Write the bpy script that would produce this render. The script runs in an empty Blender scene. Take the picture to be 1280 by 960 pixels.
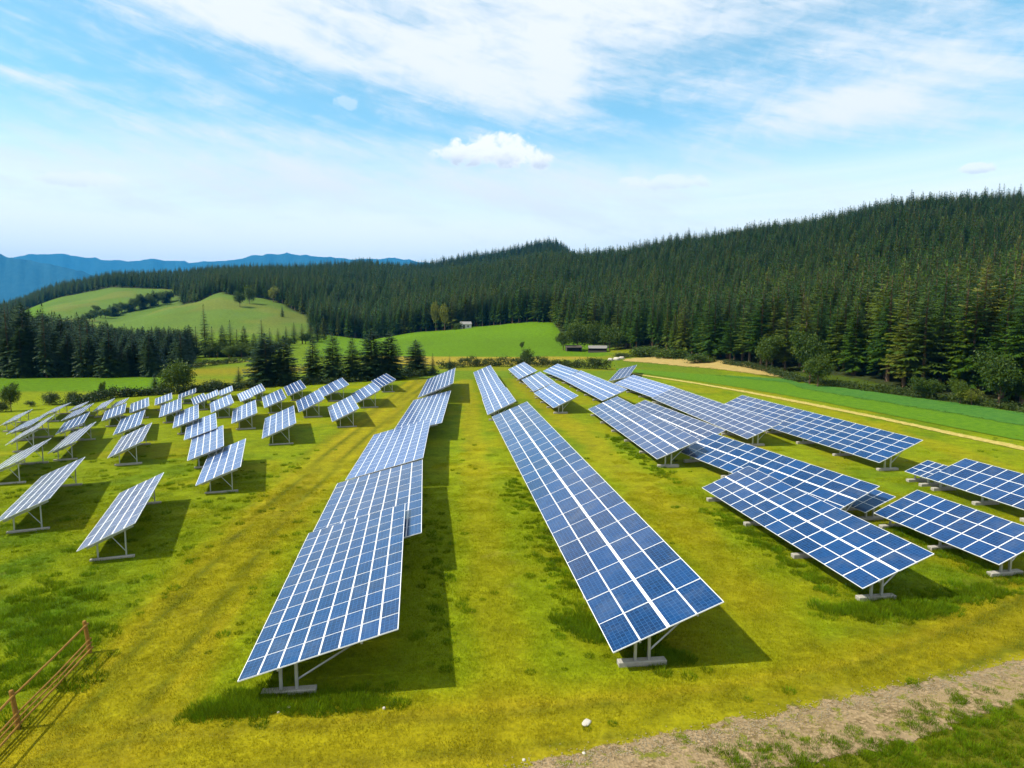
import bpy, math, random
import numpy as np
R = math.radians
rng = np.random.default_rng(7)
random.seed(7)
scene = bpy.context.scene
col = scene.collection

# ------------------------------------------------------------------ camera, sky, sun, exposure
H = 12.6                                   # camera height over the field, metres
FOC = 865.0 / 1280.0                       # focal length in picture widths
PITCH = math.atan((480 - 388) / 865.0)
cam = bpy.data.objects.new("camera", bpy.data.cameras.new("camera"))
col.objects.link(cam)
cam.location = (0, 0, H)
cam.rotation_euler = (math.pi / 2 - PITCH, 0, 0)
cam.data.sensor_width = 36
cam.data.lens = 36 * FOC
cam.data.clip_start = 0.3
cam.data.clip_end = 30000
scene.camera = cam

SUN_EL, SHADOW_AZ = R(50), R(14)           # shadows fall to +X and slightly away
sun = bpy.data.objects.new("sun", bpy.data.lights.new("sun", 'SUN'))
col.objects.link(sun)
sun.data.energy = 5.0
sun.data.angle = R(0.5)
sun.data.color = (1.0, 0.93, 0.80)
sx, sy = math.cos(SHADOW_AZ) * math.cos(SUN_EL), math.sin(SHADOW_AZ) * math.cos(SUN_EL)
from mathutils import Vector
sun.rotation_euler = Vector((-sx, -sy, math.sin(SUN_EL))).to_track_quat('Z', 'Y').to_euler()

scene.view_settings.view_transform = 'Standard'
scene.view_settings.look = 'None'
scene.view_settings.exposure = 0.6
scene.view_settings.gamma = 1.0
scene.cycles.use_denoising = True
try:
    scene.cycles.denoiser = 'OPENIMAGEDENOISE'
except Exception:
    pass
scene.cycles.max_bounces = 6
scene.cycles.diffuse_bounces = 2
scene.cycles.glossy_bounces = 2
scene.cycles.transmission_bounces = 2
scene.cycles.volume_bounces = 0
scene.cycles.use_adaptive_sampling = True
scene.cycles.adaptive_threshold = 0.02


class NT:
    """small helper to write node trees"""
    def __init__(s, tree):
        s.t = tree
        s.n = tree.nodes
        s.n.clear()

    def add(s, kind, **kw):
        n = s.n.new(kind)
        for k, v in kw.items():
            setattr(n, k, v)
        return n

    def link(s, a, b):
        s.t.links.new(a, b)

    def put(s, sock, v):
        if hasattr(v, 'links') or isinstance(v, bpy.types.NodeSocket):
            s.link(v, sock)
        else:
            sock.default_value = v

    def m(s, op, a, b=0.0, c=0.0, clamp=False):
        n = s.add('ShaderNodeMath', operation=op)
        n.use_clamp = clamp
        for i, v in enumerate((a, b, c)):
            s.put(n.inputs[i], v)
        return n.outputs[0]

    def mix(s, f, a, b, mode='MIX'):
        n = s.add('ShaderNodeMix', data_type='RGBA', blend_type=mode)
        s.put(n.inputs[0], f)
        s.put(n.inputs[6], a if not isinstance(a, tuple) else (*a, 1)[:4])
        s.put(n.inputs[7], b if not isinstance(b, tuple) else (*b, 1)[:4])
        return n.outputs[2]

    def ramp(s, f, lo, hi):
        n = s.add('ShaderNodeMapRange', interpolation_type='SMOOTHSTEP')
        s.put(n.inputs[0], f)
        n.inputs[1].default_value = lo
        n.inputs[2].default_value = hi
        return n.outputs[0]

    def noise(s, vec, scale, detail=4, rough=0.55, dist=0.0):
        n = s.add('ShaderNodeTexNoise')
        if vec is not None:
            s.link(vec, n.inputs['Vector'])
        n.inputs['Scale'].default_value = scale
        n.inputs['Detail'].default_value = detail
        n.inputs['Roughness'].default_value = rough
        n.inputs['Distortion'].default_value = dist
        return n.outputs[0]

    def comb(s, x, y, z=0.0):
        n = s.add('ShaderNodeCombineXYZ')
        for i, v in enumerate((x, y, z)):
            s.put(n.inputs[i], v)
        return n.outputs[0]


SKY_STRENGTH = 0.085
def build_sky():
    w = bpy.data.worlds.new("World")
    scene.world = w
    w.use_nodes = True
    g = NT(w.node_tree)
    out = g.add('ShaderNodeOutputWorld')
    bg = g.add('ShaderNodeBackground')
    bg.inputs[1].default_value = SKY_STRENGTH
    g.link(bg.outputs[0], out.inputs[0])
    sky = g.add('ShaderNodeTexSky', sky_type='NISHITA')
    sky.sun_disc = False
    sky.sun_elevation = SUN_EL
    sky.sun_rotation = math.atan2(-sx, -sy)
    sky.altitude = 300
    sky.air_density = 1.0
    sky.dust_density = 0.4
    sky.ozone_density = 2.0
    hsv = g.add('ShaderNodeHueSaturation')
    hsv.inputs['Hue'].default_value = 0.466
    hsv.inputs['Saturation'].default_value = 1.08
    hsv.inputs['Value'].default_value = 1.65
    g.link(sky.outputs[0], hsv.inputs['Color'])
    tc = g.add('ShaderNodeTexCoord')
    sep = g.add('ShaderNodeSeparateXYZ')
    g.link(tc.outputs['Generated'], sep.inputs[0])
    x, y, z = sep.outputs
    az = g.m('ARCTAN2', x, y)
    el = g.m('ARCSINE', z)
    D = lambda px: math.atan((px - 640) / 865.0)
    E = lambda py: (388 - py) / 865.0 * 0.97

    def oval(a0, e0, ra, re, rot):
        da = g.m('SUBTRACT', az, a0)
        de = g.m('SUBTRACT', el, e0)
        c, s_ = math.cos(rot), math.sin(rot)
        p = g.m('MULTIPLY_ADD', da, c / ra, g.m('MULTIPLY', de, s_ / ra))
        q = g.m('MULTIPLY_ADD', da, -s_ / re, g.m('MULTIPLY', de, c / re))
        return g.m('ADD', g.m('MULTIPLY', p, p), g.m('MULTIPLY', q, q)), q

    # thin high cloud: streaks that run down towards the right
    def streak(rot, sa, se, detail, dist, off):
        c, s_ = math.cos(rot), math.sin(rot)
        p = g.m('MULTIPLY_ADD', az, c * sa, g.m('MULTIPLY_ADD', el, s_ * sa, off))
        q = g.m('MULTIPLY_ADD', az, -s_ * se, g.m('MULTIPLY', el, c * se))
        return g.noise(g.comb(p, q, off), 1.0, detail, 0.62, dist)
    n1 = streak(R(-14), 2.0, 13.0, 8, 0.7, 3.1)
    n2 = streak(R(3), 2.0, 16.0, 6, 0.7, 9.4)
    n4 = streak(R(-17), 6.0, 46.0, 6, 0.4, 6.6)
    n3 = g.noise(g.comb(g.m('MULTIPLY', az, 1.0), g.m('MULTIPLY', el, 1.6), 2.0), 22.0, 6, 0.6, 0.8)

    def gauss(px, py, rx, ry, rot, amp):
        d, _ = oval(D(px), E(py), rx / 865.0, ry / 865.0, R(rot))
        return g.m('MULTIPLY', g.m('EXPONENT', g.m('MULTIPLY', d, -1.0)), amp)
    tot = None
    for b in ((110, 14, 330, 30, -10, 1.0), (340, 84, 290, 24, -15, .80), (600, 118, 130, 24, -17, .95), (640, 60, 230, 44, -6, .62),
              (960, -4, 470, 56, 0, 1.35), (690, 98, 55, 34, -35, .75),
              (1060, 140, 170, 44, 6, .60), (1230, 160, 150, 60, 4, .42), (1000, 175, 150, 24, 12, .35),
              (450, 190, 190, 14, -3, .5), (40, 152, 110, 9, -2, .5), (300, 157, 60, 11, 0, .45), (140, 185, 190, 16, 0, .3),
              (90, 125, 130, 10, -3, .3), (720, 240, 420, 26, -2, .42), (220, 235, 420, 40, 0, .5)):
        v = gauss(*b)
        tot = v if tot is None else g.m('ADD', tot, v)
    # away from the framed part of the sky, unseen cloud added for panel reflections
    side = g.m('MULTIPLY', g.ramp(g.m('ABSOLUTE', az), 0.70, 0.95), 0.85)
    high = g.m('MULTIPLY', g.ramp(el, 0.52, 0.75), 0.50)
    tot = g.m('ADD', tot, g.m('MAXIMUM', side, high))
    veil = g.m('MULTIPLY', g.ramp(el, E(130), E(300)), 0.0)
    nmix = g.m('ADD', g.m('MULTIPLY', n1, 0.62), g.m('MULTIPLY', n2, 0.38))
    dens = g.m('ADD', tot, g.m('MULTIPLY', g.m('SUBTRACT', nmix, 0.5), 2.9))
    dens = g.m('ADD', dens, g.m('MULTIPLY', g.m('SUBTRACT', n3, 0.5), 0.75))
    dens = g.m('ADD', dens, g.m('MULTIPLY', g.m('SUBTRACT', n4, 0.5), 1.15))
    cir = g.m('MULTIPLY', g.ramp(dens, 0.0, 1.15), 0.96)
    # milky air near the horizon, streaky
    lowv = g.m('SUBTRACT', 1.0, g.ramp(g.m('ADD', el, g.m('MULTIPLY', g.m('SUBTRACT', n2, 0.5), 0.12)), E(305), E(150)))
    lowv = g.m('MULTIPLY', lowv, 0.86)
    cover = cir
    k = 1.0 / SKY_STRENGTH
    white = tuple(k * c for c in (0.70, 0.715, 0.725))
    col0 = g.mix(lowv, hsv.outputs[0], tuple(k * c for c in (0.92, 0.89, 0.79)))
    col1 = g.mix(cover, col0, white)
    # the few small cumulus clouds
    nz = g.noise(g.comb(az, g.m('MULTIPLY', el, 1.3), 5.0), 34.0, 6, 0.6, 0.3)
    cum = None
    shade = None
    for px, py, rx, ry, a in ((612, 194, 62, 20, 1.0), (645, 201, 46, 15, 1.0), (575, 197, 40, 9, .8), (440, 145, 15, 8, .32), (122, 249, 44, 9, .55),
                              (825, 233, 62, 9, .6), (1208, 241, 16, 6, .8), (300, 266, 36, 5, .25)):
        d, q = oval(D(px), E(py), rx / 865.0, ry / 865.0, 0)
        body = g.m('ADD', g.m('SUBTRACT', 1.0, d), g.m('MULTIPLY', g.m('SUBTRACT', nz, 0.5), 4.4))
        v = g.m('MULTIPLY', g.ramp(body, -0.1, 0.75), a)
        sh = g.m('MULTIPLY', v, g.ramp(g.m('ADD', g.m('MULTIPLY', q, -1.0), g.m('MULTIPLY', g.m('SUBTRACT', nz, .5), 1.6)), -0.1, 1.0))
        cum = v if cum is None else g.m('MAXIMUM', cum, v)
        shade = sh if shade is None else g.m('MAXIMUM', shade, sh)
    ccol = g.mix(g.m('MULTIPLY', shade, 1.0), tuple(k * c for c in (0.80, 0.80, 0.79)), tuple(k * c for c in (0.52, 0.56, 0.62)))
    final = g.mix(cum, col1, ccol)
    g.link(final, bg.inputs[0])
    w.cycles.sampling_method = 'MANUAL'
    w.cycles.sample_map_resolution = 512


build_sky()

# ------------------------------------------------------------------ mesh helpers
def mesh_np(name, verts, faces, mats=(), mat_idx=None, smooth=False, uv=None):
    """verts (n,3); faces either (m,3)/(m,4) array or list of tuples"""
    me = bpy.data.meshes.new(name)
    verts = np.asarray(verts, np.float32)
    if isinstance(faces, np.ndarray):
        m, k = faces.shape
        me.vertices.add(len(verts))
        me.vertices.foreach_set('co', verts.ravel())
        me.loops.add(m * k)
        me.loops.foreach_set('vertex_index', faces.astype(np.int32).ravel())
        me.polygons.add(m)
        me.polygons.foreach_set('loop_start', np.arange(0, m * k, k, dtype=np.int32))
        me.polygons.foreach_set('loop_total', np.full(m, k, np.int32))
        me.update(calc_edges=True)
    else:
        me.from_pydata([tuple(v) for v in verts], [], faces)
    for mt in mats:
        me.materials.append(mt)
    if mat_idx is not None:
        me.polygons.foreach_set('material_index', np.asarray(mat_idx, np.int32))
    if smooth:
        me.polygons.foreach_set('use_smooth', np.ones(len(me.polygons), bool))
    if uv is not None:
        l = me.uv_layers.new(name='UVMap')
        l.data.foreach_set('uv', np.asarray(uv, np.float32).ravel())
    me.update()
    return me


def link_obj(name, data, parent=None, loc=None, rot=None):
    o = bpy.data.objects.new(name, data)
    col.objects.link(o)
    if parent is not None:
        o.parent = parent
    if loc is not None:
        o.location = loc
    if rot is not None:
        o.rotation_euler = rot
    return o


def tag(o, label, cat, group=None):
    o['label'] = label
    o['category'] = cat
    if group:
        o['group'] = group
    return o


def thing(name, label, cat, loc=(0, 0, 0), rz=0.0, group=None):
    o = link_obj(name, None, None, loc, (0, 0, rz))
    o.empty_display_size = 0.2
    return tag(o, label, cat, group)


class MB:
    """collects boxes and tubes into one mesh"""
    def __init__(s):
        s.v, s.f, s.mi = [], [], []

    def box(s, c, size, rot=None, mi=0, bevel=0.0):
        hx, hy, hz = (q / 2 for q in size)
        b = len(s.v)
        if bevel <= 0:
            pts = [(-hx, -hy, -hz), (hx, -hy, -hz), (hx, hy, -hz), (-hx, hy, -hz), (-hx, -hy, hz), (hx, -hy, hz), (hx, hy, hz), (-hx, hy, hz)]
            fs = [(0, 3, 2, 1), (4, 5, 6, 7), (0, 1, 5, 4), (1, 2, 6, 5), (2, 3, 7, 6), (3, 0, 4, 7)]
        else:
            e = bevel
            pts = []
            for z, i in ((-hz, e * .3), (hz - e, 0), (hz, e)):
                pts += [(-hx + i, -hy + i, z), (hx - i, -hy + i, z), (hx - i, hy - i, z), (-hx + i, hy - i, z)]
            fs = [(0, 3, 2, 1), (8, 9, 10, 11)]
            for r in (0, 4):
                fs += [(r + i, r + (i + 1) % 4, r + 4 + (i + 1) % 4, r + 4 + i) for i in range(4)]
        for p in pts:
            q = Vector(p)
            if rot is not None:
                q = rot @ q
            s.v.append((q.x + c[0], q.y + c[1], q.z + c[2]))
        for f in fs:
            s.f.append(tuple(b + i for i in f))
            s.mi.append(mi)
        return s

    def tube(s, pts, rad, n=7, mi=0, cap=True):
        rads = rad if hasattr(rad, '__len__') else [rad] * len(pts)
        b0 = len(s.v)
        P = [Vector(p) for p in pts]
        for i, p in enumerate(P):
            d = (P[min(i + 1, len(P) - 1)] - P[max(i - 1, 0)]).normalized()
            a = d.orthogonal().normalized() if abs(d.z) > .95 else d.cross(Vector((0, 0, 1))).normalized()
            c = d.cross(a)
            for k in range(n):
                t = 2 * math.pi * k / n
                s.v.append(tuple(p + (a * math.cos(t) + c * math.sin(t)) * rads[i]))
        for i in range(len(P) - 1):
            for k in range(n):
                s.f.append((b0 + i * n + k, b0 + i * n + (k + 1) % n, b0 + (i + 1) * n + (k + 1) % n, b0 + (i + 1) * n + k))
                s.mi.append(mi)
        if cap:
            s.f.append(tuple(b0 + k for k in reversed(range(n))))
            s.f.append(tuple(b0 + (len(P) - 1) * n + k for k in range(n)))
            s.mi += [mi, mi]
        return s

    def mesh(s, name, mats, smooth=False):
        return mesh_np(name, s.v, s.f, mats, s.mi, smooth)

    def build(s, name, mats, parent=None, loc=None, rot=None):
        return link_obj(name, s.mesh(name, mats if isinstance(mats, (list, tuple)) else [mats]), parent, loc, rot)


# ------------------------------------------------------------------ value noise on arrays
def vnoise(x, y, seed=0):
    xi, yi = np.floor(x).astype(np.int64), np.floor(y).astype(np.int64)
    fx, fy = x - xi, y - yi
    fx, fy = fx * fx * (3 - 2 * fx), fy * fy * (3 - 2 * fy)

    def h(a, b):
        n = (a * 374761393 + b * 668265263 + seed * 1442695041) & 0xffffffff
        n = ((n ^ (n >> 13)) * 1274126177) & 0xffffffff
        return ((n ^ (n >> 16)) & 0xffff) / 65535.0
    return (h(xi, yi) * (1 - fx) + h(xi + 1, yi) * fx) * (1 - fy) + (h(xi, yi + 1) * (1 - fx) + h(xi + 1, yi + 1) * fx) * fy


def fbm(x, y, seed=0, octaves=4):
    a, t, n = 1.0, 0.0, 0.0
    for i in range(octaves):
        t = t + a * vnoise(x * 2 ** i, y * 2 ** i, seed + i * 17)
        n += a
        a *= 0.5
    return t / n


def sstep(a, b, x):
    t = np.clip((x - a) / (b - a), 0, 1)
    return t * t * (3 - 2 * t)


# ------------------------------------------------------------------ terrain
YS = np.linspace(0, 1700, 1701)
PROFILES = {
    -700: [(0, 0), (120, 0), (200, 6), (400, 20), (800, 25), (1700, 10)],
    0: [(0, 0), (140, 0), (200, -2), (330, 0), (420, 2), (600, 6), (800, 9), (1000, 5), (1700, 0)],
    90: [(0, 0), (140, 0), (200, -2), (330, 0), (430, 6), (520, 14), (640, 24), (840, 38), (1000, 30), (1700, 0)],
    150: [(0, 0), (140, 0), (250, -2), (330, -1), (400, 6), (440, 4), (485, 8), (600, 30), (750, 42), (850, 48), (1200, 20), (1700, 5)],
    220: [(0, 0), (150, 0), (250, -1.5), (320, -1), (425, 15), (475, 11), (520, 16), (600, 28.5), (720, 40), (850, 52), (1200, 20), (1700, 5)],
    280: [(0, 0), (180, 0), (250, -1), (320, 1), (450, 23.5), (600, 33), (850, 56), (1200, 30), (1700, 5)],
    340: [(0, 0), (200, 0), (300, 0), (330, 2), (420, 17), (600, 34), (850, 56), (1200, 30), (1700, 5)],
    385: [(0, 0), (200, 0), (320, 0), (385, 8), (450, 19), (600, 34), (850, 56), (1200, 30), (1700, 5)],
    460: [(0, 0), (200, 0), (330, -1), (380, 1), (450, 10), (600, 30), (850, 60), (1000, 50), (1700, 5)],
    530: [(0, 0), (200, 0), (260, 0), (330, 3), (400, 8), (500, 18), (650, 32), (800, 44), (950, 64), (1200, 40), (1700, 5)],
    600: [(0, 0), (200, 0), (260, 1.5), (320, 5.5), (400, 13), (600, 38), (700, 42), (800, 50), (950, 77), (1200, 50), (1700, 5)],
    690: [(0, 0), (200, 0), (260, 3), (300, 7.4), (400, 20), (600, 47), (700, 52), (800, 62), (950, 97), (1200, 60), (1700, 5)],
    740: [(0, 0), (200, 0), (250, 1), (300, 5), (400, 18), (600, 50), (700, 53), (950, 60), (1700, 10)],
    860: [(0, 0), (176, 0), (250, 6), (350, 22), (550, 57), (700, 60), (950, 50), (1700, 10)],
    960: [(0, 0), (141, 0), (200, 5), (300, 20), (520, 64), (700, 68), (1700, 10)],
    1130: [(0, 0), (105, 0), (150, 3), (250, 20), (470, 75), (600, 80), (1700, 10)],
    1280: [(0, 0), (88, 0), (130, 3), (250, 24), (440, 73), (600, 82), (1700, 10)],
    1900: [(0, 0), (62, 0), (130, 6), (250, 26), (440, 74), (600, 82), (1700, 10)],
}
PU = np.array([(p - 640) / 865.0 for p in PROFILES])
_k = np.exp(-0.5 * (np.arange(-40, 41) / 12.0) ** 2)
_k /= _k.sum()
PZ = []
for pts in PROFILES.values():
    a = np.interp(YS, [q[0] for q in pts], [q[1] for q in pts])
    PZ.append(np.convolve(np.pad(a, 40, mode='edge'), _k, mode='valid'))
PZ = np.array(PZ)


def terrain(x, y):
    x, y = np.asarray(x, float), np.asarray(y, float)
    yc = np.clip(y, 1.0, 1699.0)
    u = np.clip(x / np.maximum(y, 20.0), PU[0], PU[-1] - 1e-6)
    i = np.clip(np.searchsorted(PU, u, side='right') - 1, 0, len(PU) - 2)
    t = (u - PU[i]) / (PU[i + 1] - PU[i])
    t = t * t * (3 - 2 * t) * .5 + t * .5
    yi = np.floor(yc).astype(int)
    fy = yc - yi
    z = (PZ[i, yi] * (1 - fy) + PZ[i, yi + 1] * fy) * (1 - t) + (PZ[i + 1, yi] * (1 - fy) + PZ[i + 1, yi + 1] * fy) * t
    far = sstep(140, 300, y)
    z = z + far * (fbm(x / 60.0, y / 60.0, 3, 3) - 0.5) * 5.0
    near = 1 - sstep(60, 110, y)
    return z + near * (fbm(x / 7.0 + 50, y / 7.0, 5, 3) - 0.5) * 0.12


CP, SP = math.cos(PITCH), math.sin(PITCH)


def to_px(x, y, z):
    d = y * CP - (z - H) * SP
    v = y * SP + (z - H) * CP
    return 640 + 865 * x / d, 480 - 865 * v / d, d


def ground_at(px, py):
    """where the line of sight through a picture point first meets the ground"""
    a, b = (px - 640) / 865.0, (480 - py) / 865.0
    dx, dy, dz = a, CP + b * SP, -SP + b * CP
    t = np.concatenate([np.arange(8, 300, .25), np.arange(300, 1500, 1.0)])
    g = terrain(dx * t, dy * t) - (H + dz * t)
    k = np.argmax(g > 0)
    if not (g > 0).any():
        return None
    return float(dx * t[k]), float(dy * t[k]), float(terrain(dx * t[k], dy * t[k]))


def flat_at(px, py):
    a, b = (px - 640) / 865.0, (480 - py) / 865.0
    t = -H / (-SP + b * CP)
    return a * t, (CP + b * SP) * t


def line_dist(x, y, pts):
    """distance of points to a polyline on the ground, and the side offset"""
    best = np.full(np.shape(x), 1e9)
    for (ax, ay), (bx, by) in zip(pts[:-1], pts[1:]):
        ex, ey = bx - ax, by - ay
        t = np.clip(((x - ax) * ex + (y - ay) * ey) / (ex * ex + ey * ey), 0, 1)
        best = np.minimum(best, np.hypot(x - ax - t * ex, y - ay - t * ey))
    return best


P2 = lambda *pp: [flat_at(*p) for p in pp]
TRACK_L = P2((70, 990), (150, 880), (230, 775), (330, 655), (425, 565), (500, 500), (540, 466))
TRACK_F = P2((40, 975), (200, 945), (420, 930), (660, 912), (900, 885), (1100, 848), (1240, 795), (1330, 745))
LANE_C = P2((640, 880), (600, 640), (583, 470))
LANE_M = P2((980, 800), (840, 640), (700, 520), (630, 462))
LANE_R = P2((1300, 740), (1100, 650), (960, 570), (880, 520))
LANE_Q = P2((1300, 600), (1180, 560), (1000, 505), (850, 466))
GRAVEL = P2((640, 970), (760, 945), (900, 920), (1010, 893), (1130, 868), (1230, 846), (1340, 820))


def forest_base(u):
    px = 640 + 865 * u
    return np.interp(px, [-700, -40, 60, 90, 130, 218, 230, 250, 280, 330, 382, 390, 430, 500, 600, 680, 692, 700, 770, 860, 960, 1130, 1280, 1900],
                     [500, 560, 640, 660, 655, 612, 510, 470, 455, 440, 400, 335, 330, 324, 325, 303, 300, 262, 215, 178, 143, 107, 89, 62])


def is_forest(x, y):
    u = x / np.maximum(y, 1)
    px = 640 + 865 * u
    w = (fbm(x / 14.0, y / 14.0, 9, 2) - .5) * 10
    big = y > forest_base(u) + w * np.clip(y / 200, .3, 2)
    left = (px < 190) & (y > 131 + w * .3) & (y < 250) | (px >= 190) & (px < 238) & (y > 150) & (y < 235)
    return big | left


def ground_color(x, y):
    """the land's own colours: mown grass, trodden lanes, fields, straw, forest floor (linear)"""
    x, y = np.asarray(x, float), np.asarray(y, float)
    u = x / np.maximum(y, 8.0)
    px = 640 + 865 * u
    n1, n2, n3 = fbm(x / 9.0, y / 9.0, 1, 4), fbm(x / 2.2, y / 2.2, 2, 3), fbm(x / 0.7, y / 0.7, 4, 2)
    C = lambda *c: np.array(c)
    out = np.empty(x.shape + (3,))
    out[:] = C(.158, .200, .003)

    def lay(c, w):
        w = np.clip(w, 0, 1)[..., None]
        out[:] = out * (1 - w) + np.asarray(c) * w
    lay(C(.085, .145, .0030), sstep(.52, .72, n1 * .6 + n2 * .4) * .75)
    lay(C(.215, .205, .004), sstep(.55, .75, fbm(x / 5.0 + 9, y / 5.0, 8, 3)) * .6)
    # the rough, greener corner behind the rail fence and the strip along the table feet
    rough = sstep(-9, -16, x + .35 * (y - 20)) * sstep(50, 30, y)
    lay(C(.062, .125, .004), rough * sstep(.40, .62, n2 * .7 + n3 * .3) * .6)
    for pts, wd, amt in ((TRACK_L, 3.4, .85), (TRACK_F, 3.2, .9), (LANE_C, 1.6, .55), (LANE_M, 2.0, .6), (LANE_R, 1.8, .6), (LANE_Q, 2.2, .5)):
        d = line_dist(x, y, pts) + (n2 - .5) * 1.2
        lay(C(.245, .205, .005), sstep(wd, wd * .35, d) * amt * (.6 + .5 * n1))
    for pts in (TRACK_L, TRACK_F):
        d = line_dist(x, y, pts)
        rut = np.exp(-((d - 0.95) / .22) ** 2)
        lay(C(.085, .100, .005), rut * .95 * sstep(.15, .4, n1))
        streak = fbm(d * 3.2, (x + y) * .06, 77, 3)
        lay(C(.10, .105, .004), sstep(.5, .72, streak) * sstep(4.5, 2.0, d) * .6)
        lay(C(.30, .235, .008), sstep(.55, .75, fbm(d * 2.3 + 30, (x - y) * .07, 78, 3)) * sstep(4.0, 1.5, d) * .4)
    lay(C(.14, .11, .03), sstep(.70, .80, n3 * .5 + n2 * .5) * .35 * (y < 70))
    # beyond the tables
    pw = px + (fbm(x / 8.0 + 3, y / 8.0, 61, 3) - .5) * 40
    yw = y + (n1 - .5) * 5

    def span(a, b, soft=12):
        return sstep(a - soft, a + soft, pw) * (1 - sstep(b - soft, b + soft, pw))
    lay(C(.14, .15, .006), sstep(100, 112, yw) * span(-900, 330) * .8)
    lay(C(.080, .160, .004), sstep(104, 108, yw) * span(-900, 212))
    lay(C(.105, .165, .006), sstep(124, 130, yw) * span(218, 900))
    lay(C(.20, .17, .008), span(200, 395, 25) * np.exp(-((yw - (143 + (px - 280) * .05)) / 9.0) ** 2) * .9)
    lay(C(.28, .23, .04), span(225, 332, 8) * np.exp(-((y - (168 + (px - 280) * .12)) / 2.0) ** 2) * .9)
    lay(C(.15, .17, .006), span(470, 800, 30) * sstep(143, 147, yw))
    lay(C(.255, .205, .020), span(470, 745, 25) * sstep(158, 163, yw))
    lay(C(.085, .168, .004), sstep(190, 194, y + (n1 - .5) * 3) * span(395, 765, 6))
    lay(C(.075, .150, .004), span(690, 830, 20) * sstep(150, 156, yw) * sstep(185, 180, yw) * .6)
    # meadows on the far hill
    md = sstep(305, 330, yw) * span(60, 400)
    lay(C(.085, .140, .024), md * (.85 + .4 * (n1 - .5)))
    lay(C(.125, .145, .026), md * sstep(.5, .66, fbm(x / 30.0, y / 22.0, 21, 3)) * .7)
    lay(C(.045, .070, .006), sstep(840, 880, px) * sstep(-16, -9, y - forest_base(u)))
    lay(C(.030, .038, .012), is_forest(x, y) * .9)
    gy_ = np.interp(x, [p[0] for p in GRAVEL], [p[1] for p in GRAVEL])
    lay(C(.095, .105, .006), sstep(-.6, -1.6, y - gy_) * sstep(1, 4, x) * (y < 30) * .85)
    return out * (0.76 + 0.22 * (fbm(x / 30.0, y / 30.0, 31, 2)[..., None]))

# ------------------------------------------------------------------ materials
def new_mat(name):
    m = bpy.data.materials.new(name)
    m.use_nodes = True
    g = NT(m.node_tree)
    out = g.add('ShaderNodeOutputMaterial')
    return m, g, out


def principled(g, out, base, rough=.6, spec=.3, metal=0.0):
    b = g.add('ShaderNodeBsdfPrincipled')
    g.put(b.inputs['Base Color'], base if not isinstance(base, tuple) else (*base, 1))
    b.inputs['Roughness'].default_value = rough
    b.inputs['Specular IOR Level'].default_value = spec
    b.inputs['Metallic'].default_value = metal
    g.link(b.outputs[0], out.inputs[0])
    return b


def bump(g, b, height, dist, strength=1.0):
    n = g.add('ShaderNodeBump')
    n.inputs['Strength'].default_value = strength
    n.inputs['Distance'].default_value = dist
    g.link(height, n.inputs['Height'])
    g.link(n.outputs[0], b.inputs['Normal'])


def mat_simple(name, c, rough=.6, spec=.3, metal=0.0, var=.25, scale=8.0, bump_d=0.0):
    m, g, out = new_mat(name)
    tc = g.add('ShaderNodeTexCoord')
    n = g.noise(tc.outputs['Object'], scale, 5, .6)
    lo = tuple(q * (1 - var) for q in c)
    hi = tuple(min(1, q * (1 + var)) for q in c)
    b = principled(g, out, g.mix(n, lo, hi), rough, spec, metal)
    if bump_d:
        bump(g, b, n, bump_d)
    return m


def mat_ground():
    m, g, out = new_mat('ground')
    at = g.add('ShaderNodeAttribute', attribute_name='tint')
    geo = g.add('ShaderNodeNewGeometry')
    n1 = g.noise(geo.outputs['Position'], 5.0, 5, .65)
    n2 = g.noise(geo.outputs['Position'], 0.9, 6, .7)
    f = g.m('MULTIPLY', g.m('ADD', .42, g.m('MULTIPLY', n1, 1.15)), g.m('ADD', .25, g.m('MULTIPLY', n2, 1.5)))
    sc = g.add('ShaderNodeVectorMath', operation='SCALE')
    g.link(at.outputs['Color'], sc.inputs[0])
    g.link(f, sc.inputs['Scale'])
    b = principled(g, out, sc.outputs[0], .95, .05)
    bump(g, b, n1, .10, .8)
    return m


def mat_blade(name, attr=True, base=(.09, .16, .01)):
    m, g, out = new_mat(name)
    if attr:
        at = g.add('ShaderNodeAttribute', attribute_name='tint', attribute_type='INSTANCER')
        c = at.outputs['Color']
    else:
        c = g.mix(0.0, base, base)
    geo = g.add('ShaderNodeNewGeometry')
    n = g.m('ADD', .75, g.m('MULTIPLY', geo.outputs['Random Per Island'], .6))
    sc = g.add('ShaderNodeVectorMath', operation='SCALE')
    g.link(c, sc.inputs[0])
    g.link(n, sc.inputs['Scale'])
    d = g.add('ShaderNodeBsdfDiffuse')
    t = g.add('ShaderNodeBsdfTranslucent')
    g.link(sc.outputs[0], d.inputs[0])
    g.link(sc.outputs[0], t.inputs[0])
    mx = g.add('ShaderNodeMixShader')
    mx.inputs[0].default_value = .35
    g.link(d.outputs[0], mx.inputs[1])
    g.link(t.outputs[0], mx.inputs[2])
    g.link(mx.outputs[0], out.inputs[0])
    return m


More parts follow.
